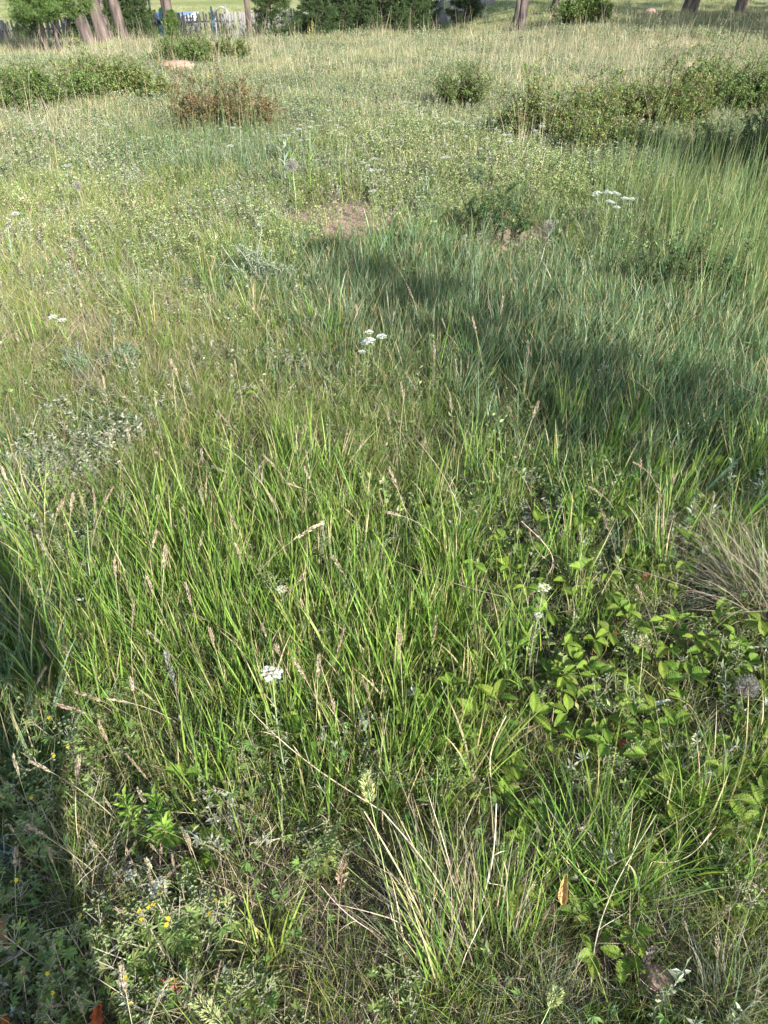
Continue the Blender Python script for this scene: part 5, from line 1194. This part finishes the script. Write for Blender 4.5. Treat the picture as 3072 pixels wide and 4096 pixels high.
STRAW = [((1000, 2841, .25), (1530, 3245, .12), .0022, 'long pale straw leaning across the grass toward the fuzzy green spike'), ((1199, 2930, .22), (1351, 3248, .10), .0016, 'thin pale straw just right of a longer slanting one'),
    ((1577, 2243, .18), (2027, 2389, .16), .0018, 'long straw slanting nearly level across the middle'), ((1504, 3189, .08), (1557, 2824, .28), .0013, 'thin upright white straw right of the fuzzy green spike'),
    ((1981, 3195, .03), (2024, 2864, .26), .0040, 'thick pale dry culm standing left of the strawberry leaves'), ((2217, 3106, .05), (2469, 3053, .08), .0030, 'flat pale straw with a blunt end in front of the strawberries'),
    ((2051, 2937, .07), (2277, 2887, .09), .0018, 'short bent straw between strawberry plants'), ((2363, 3949, .02), (2625, 3259, .24), .0024, 'long straight white straw crossing another at the bottom right'),
    ((2522, 3558, .12), (2582, 4090, .02), .0020, 'long straw crossing the white one at the bottom right'), ((1972, 3965, .03), (2350, 3796, .08), .0022, 'pale straw lying low left of the reddish stone'),
    ((2608, 3445, .12), (2847, 3332, .2), .0014, 'thin straw pointing right above the fescue tussock'), ((2237, 3412, .12), (2383, 3525, .08), .0020, 'short straw touching the curled brown leaf'),
    ((2370, 3880, .05), (2502, 4010, .02), .0016, 'dark thin straw left of the reddish stone'), ((1915, 3644, .06), (1985, 3215, .30), .0050, 'broad pale dry culm standing up in the lower middle'),
    ((1975, 3640, .06), (2014, 3445, .18), .0045, 'broad pale dry culm beside a taller one in the lower middle'), ((1850, 3700, .05), (1530, 3246, .34), .0032, 'long curved tan straw of the lower middle, upper one'),
    ((1762, 3876, .03), (1457, 3246, .34), .0034, 'long white straw sweeping up left through the tussock'), ((1530, 3750, .06), (1285, 3544, .2), .0018, 'grey straw slanting beside the reddish panicle'),
    ((1795, 4041, .03), (2100, 3916, .06), .0018, 'pale straw low at the bottom edge, right of the middle'), ((1000, 3372, .08), (1318, 3279, .10), .0020, 'pale straw lying level left of the straw tussock'),
    ((1040, 3478, .03), (1062, 3270, .2), .0018, 'short upright pale straw at the lower left middle'), ((800, 3096, .08), (1021, 3202, .05), .0018, 'pale straw of a splayed star, pointing right and down'),
    ((868, 3122, .07), (1030, 3103, .09), .0016, 'pale straw of a splayed star, pointing level right'), ((868, 3122, .07), (760, 3030, .13), .0015, 'pale straw of a splayed star, pointing up left'),
    ((981, 1866, .35), (1110, 2045, .22), .0022, 'pale straw slanting down in the broad green grass'), ((1663, 1753, .38), (1842, 2051, .22), .0022, 'pale dry stalk slanting down right of the middle'),
    ((2191, 2297, .08), (2085, 2085, .26), .0028, 'white forked dead stalk, left prong, above the cream yarrow'), ((2215, 2260, .08), (2120, 2120, .24), .0020, 'white forked dead stalk, right prong, above the cream yarrow'),
    ((2462, 2160, .08), (2589, 2133, .10), .0024, 'short flat white straw left of the dry fountain tussock'), ((2907, 1478, .28), (3070, 1590, .2), .0018, 'long thin straw at the right edge in the shade'),
    ((388, 1212, .22), (484, 1232, .2), .0020, 'kinked white stalk in the yellow grass, upper piece'), ((484, 1232, .2), (520, 1310, .08), .0020, 'kinked white stalk in the yellow grass, lower piece'),
    ((242, 1305, .18), (120, 1425, .05), .0020, 'straw slanting down left below the yarrow pair'), ((199, 1290, .05), (159, 1140, .3), .0018, 'upright straw just left of the yarrow pair'),
    ((545, 1265, .05), (530, 1030, .42), .0022, 'tall pale stalk standing in the stiff green tussock'), ((316, 1130, .1), (280, 890, .45), .0022, 'tall pale stalk in the left meadow, leftmost of three'), ((350, 1110, .1), (340, 965, .4), .0020, 'tall pale stalk in the left meadow, middle of three'),
    ((375, 1120, .1), (395, 955, .4), .0022, 'tall pale stalk in the left meadow, rightmost of three'), ((600, 1120, .1), (632, 1045, .3), .0018, 'bent pale stalk right of the tall one in the tussock'), ((30, 1000, .1), (0, 875, .4), .0024, 'pale stalk at the left edge of the meadow'),
    ((870, 600, .05), (805, 455, .45), .0034, 'tall pale stalk in front of the brown-red shrub'), ((1310, 560, .05), (1315, 480, .4), .0024, 'pale stalk in mid meadow left of the yarrow drift'), ((2415, 520, .05), (2425, 260, .7), .0030, 'tall straw-coloured stalk in front of the right shrub patch'), ((2620, 560, .05), (2560, 290, .7), .0032, 'leaning straw-coloured stalk across the right shrub patch'),
    ((2775, 720, .05), (2770, 480, .5), .0026, 'straw-coloured stalk before the very dark shrub'), ((2400, 470, .05), (2395, 300, .6), .0028, 'pale stalk behind the right shrub patch')]
def build_straws():
    r = np.random.default_rng(41)
    for (a, b, rad, lab) in STRAW:
        xa, ya = ground(a[0], a[1], a[2]); xb, yb = ground(b[0], b[1], b[2])
        A = np.array([xa, ya, tz(xa, ya) + a[2]]); B = np.array([xb, yb, tz(xb, yb) + b[2]])
        lo, hi = (A, B) if A[2] < B[2] else (B, A)
        d = hi - lo; foot = lo.copy(); foot[2] = tz(lo[0], lo[1])
        n = 12; s = np.linspace(0, 1, n)[:, None]; sag = np.array([r.normal(0, .015), r.normal(0, .015), -.012])
        P = lo + d * s + sag * np.sin(s * np.pi) - lo
        c = pick(r, [((.48, .40, .27), 3), ((.50, .45, .35), 2), ((.42, .34, .22), 2)], 1)[0]
        rr = min(rad, .0034) * .55 * (1 + .25 * (np.arange(n) % 4 == 0)) * np.linspace(1.0, .6, n)
        t = thing('straw', lab, 'straw', tuple(lo))
        link('culm', Geo().add(*tube(P, rr, c, 5)).mesh('culm', M['dry']), t)
        g = Geo(); m = 3; j = r.integers(2, n - 2, m)
        V, T, C = blades(r, m, 0, (.03, .07), (.0012, .0022), (.2, .9), (.5, 1.8), 5, [(tuple(c), 1)], root=P[j])
        link('sheath', g.add(V, T, C).mesh('sheath', M['dry']), t)
        if lo[2] - foot[2] > .03:                        # the part that reaches down to the root
            q = np.array([foot - lo + np.array([d[0] * -.06, d[1] * -.06, 0]), (foot - lo) * .5, [0, 0, 0]])
            link('stalk_base', Geo().add(*tube(q, rr[0] * .98, c * .9, 5)).mesh('stalk_base', M['dry']), t)
build_straws()

# ------------------------------------------------------------------ the person who takes the picture (only the shadow is in view)
def skin_mesh(name, chain, mat, level=2, root=0):
    verts, edges, radii = chain
    me = bpy.data.meshes.new(name); me.from_pydata(verts, edges, [])
    o = bpy.data.objects.new(name, me); COL.objects.link(o)
    m = o.modifiers.new('skin', 'SKIN'); 
    for i, v in enumerate(me.skin_vertices[0].data): v.radius = (radii[i], radii[i]); v.use_root = (i == root)
    m.use_smooth_shade = True
    s = o.modifiers.new('sub', 'SUBSURF'); s.levels = level; s.render_levels = level
    dg = bpy.context.evaluated_depsgraph_get(); ev = bpy.data.meshes.new_from_object(o.evaluated_get(dg))
    bpy.data.objects.remove(o); ev.name = name; ev.materials.clear(); ev.materials.append(mat)
    return ev
def build_person():
    skin = solid_mat('skin', (.42, .26, .19), (.48, .30, .22), 30, .55, .05); hairm = solid_mat('hair', (.03, .02, .015), (.07, .05, .035), 60, .5, .3)
    shirt = solid_mat('blue cotton shirt', (.06, .09, .16), (.09, .13, .21), 40, .85, .1); jean = solid_mat('dark trousers', (.03, .035, .05), (.05, .055, .08), 60, .85, .1); shoe = solid_mat('leather shoe', (.05, .04, .03), (.08, .06, .05), 30, .6, .1); black = solid_mat('black phone glass', (.01, .01, .012), (.015, .015, .02), 5, .15, .0)
    x0, y0 = -.07, -.46
    t = thing('person', 'person in dark trousers and blue shirt standing behind the camera, holding up a phone', 'person', (x0, y0, tz(x0, y0)))
    # pelvis 0, chest, neck, head, arms bent forward to the phone, legs
    V = [(0, 0, .92), (0, .0, 1.12), (0, .0, 1.36), (0, .02, 1.47), (0, .05, 1.55), (0, .06, 1.66), (0, .05, 1.72),
         (.10, 0, .88), (.11, .02, .48), (.12, -.02, .09), (.13, .12, .04), (-.10, 0, .88), (-.11, .02, .48), (-.12, -.02, .09), (-.13, .12, .04),
         (.19, 0, 1.38), (.26, .08, 1.12), (.12, .28, 1.38), (.065, .36, 1.44), (-.19, 0, 1.38), (-.26, .08, 1.12), (-.12, .28, 1.38), (-.065, .36, 1.44)]
    E = [(0, 1), (1, 2), (2, 3), (3, 4), (4, 5), (5, 6), (0, 7), (7, 8), (8, 9), (9, 10), (0, 11), (11, 12), (12, 13), (13, 14), (2, 15), (15, 16), (16, 17), (17, 18), (2, 19), (19, 20), (20, 21), (21, 22)]
    Rr = [.15, .14, .15, .058, .075, .095, .06, .10, .062, .042, .035, .10, .062, .042, .035, .065, .045, .032, .03, .065, .045, .032, .03]
    n = len(V)
    for hand, sx in ((18, 1), (22, -1)):                  # five fingers curling round the phone's edge
        hx, hy, hz = V[hand]
        for k in range(4):
            b = len(V); L = (.07, .078, .072, .055)[k]
            V += [(hx - sx * .01, hy + .03, hz + .03 - k * .019), (hx - sx * .012, hy + .03 + L * .6, hz + .035 - k * .02), (hx - sx * .035, hy + .03 + L * .85, hz + .035 - k * .02)]
            E += [(hand, b), (b, b + 1), (b + 1, b + 2)]; Rr += [.009, .008, .007]
        b = len(V); V += [(hx - sx * .015, hy + .0, hz + .035), (hx - sx * .045, hy + .025, hz + .055)]; E += [(hand, b), (b, b + 1)]; Rr += [.011, .009]
    body = link('body', skin_mesh('body', (V, E, Rr), skin), t)
    sv = [(0, 0, .90), (0, 0, 1.12), (0, 0, 1.37), (.19, 0, 1.385), (.26, .08, 1.12), (.16, .22, 1.29), (-.19, 0, 1.385), (-.26, .08, 1.12), (-.16, .22, 1.29)]
    link('shirt', skin_mesh('shirt', (sv, [(0, 1), (1, 2), (2, 3), (3, 4), (4, 5), (2, 6), (6, 7), (7, 8)], [.175, .165, .165, .08, .06, .05, .08, .06, .05]), shirt), t)
    tv = [(0, 0, .92), (.10, 0, .86), (.11, .02, .48), (.12, -.02, .10), (-.10, 0, .86), (-.11, .02, .48), (-.12, -.02, .10)]
    link('trousers', skin_mesh('trousers', (tv, [(0, 1), (1, 2), (2, 3), (0, 4), (4, 5), (5, 6)], [.165, .118, .08, .065, .118, .08, .065]), jean), t)
    for sx in (1, -1): link('shoe', skin_mesh('shoe', ([(sx * .12, -.06, .045), (sx * .125, .05, .05), (sx * .135, .16, .035)], [(0, 1), (1, 2)], [.05, .052, .04]), shoe), t)
    hv = [(0, .0, 1.66), (0, .03, 1.74), (0, -.03, 1.60)]
    link('hair', skin_mesh('hair', (hv, [(0, 1), (0, 2)], [.10, .075, .06]), hairm), t)
    for sx in (1, -1): link('ear', skin_mesh('ear', ([(sx * .088, .045, 1.62), (sx * .096, .04, 1.65)], [(0, 1)], [.014, .016]), skin, 1), t)
    link('nose', skin_mesh('nose', ([(0, .15, 1.645), (0, .172, 1.612)], [(0, 1)], [.010, .014]), skin, 1), t)
    ph = link('phone', None, None, (0.0, -.022, CAMZ - .028), (-PITCH + .0, 0, 0)); tag(ph, 'black phone held out in both hands behind the camera view', 'phone')
    Vb = [(sx * .038, sy * .004, sz * .08) for sx in (-1, 1) for sy in (-1, 1) for sz in (-1, 1)]
    T = [(0, 1, 3), (0, 3, 2), (4, 6, 7), (4, 7, 5), (0, 4, 5), (0, 5, 1), (2, 3, 7), (2, 7, 6), (0, 2, 6), (0, 6, 4), (1, 5, 7), (1, 7, 3)]
    link('case', Geo().add(Vb, T, (1, 1, 1)).mesh('case', black), ph)
build_person()
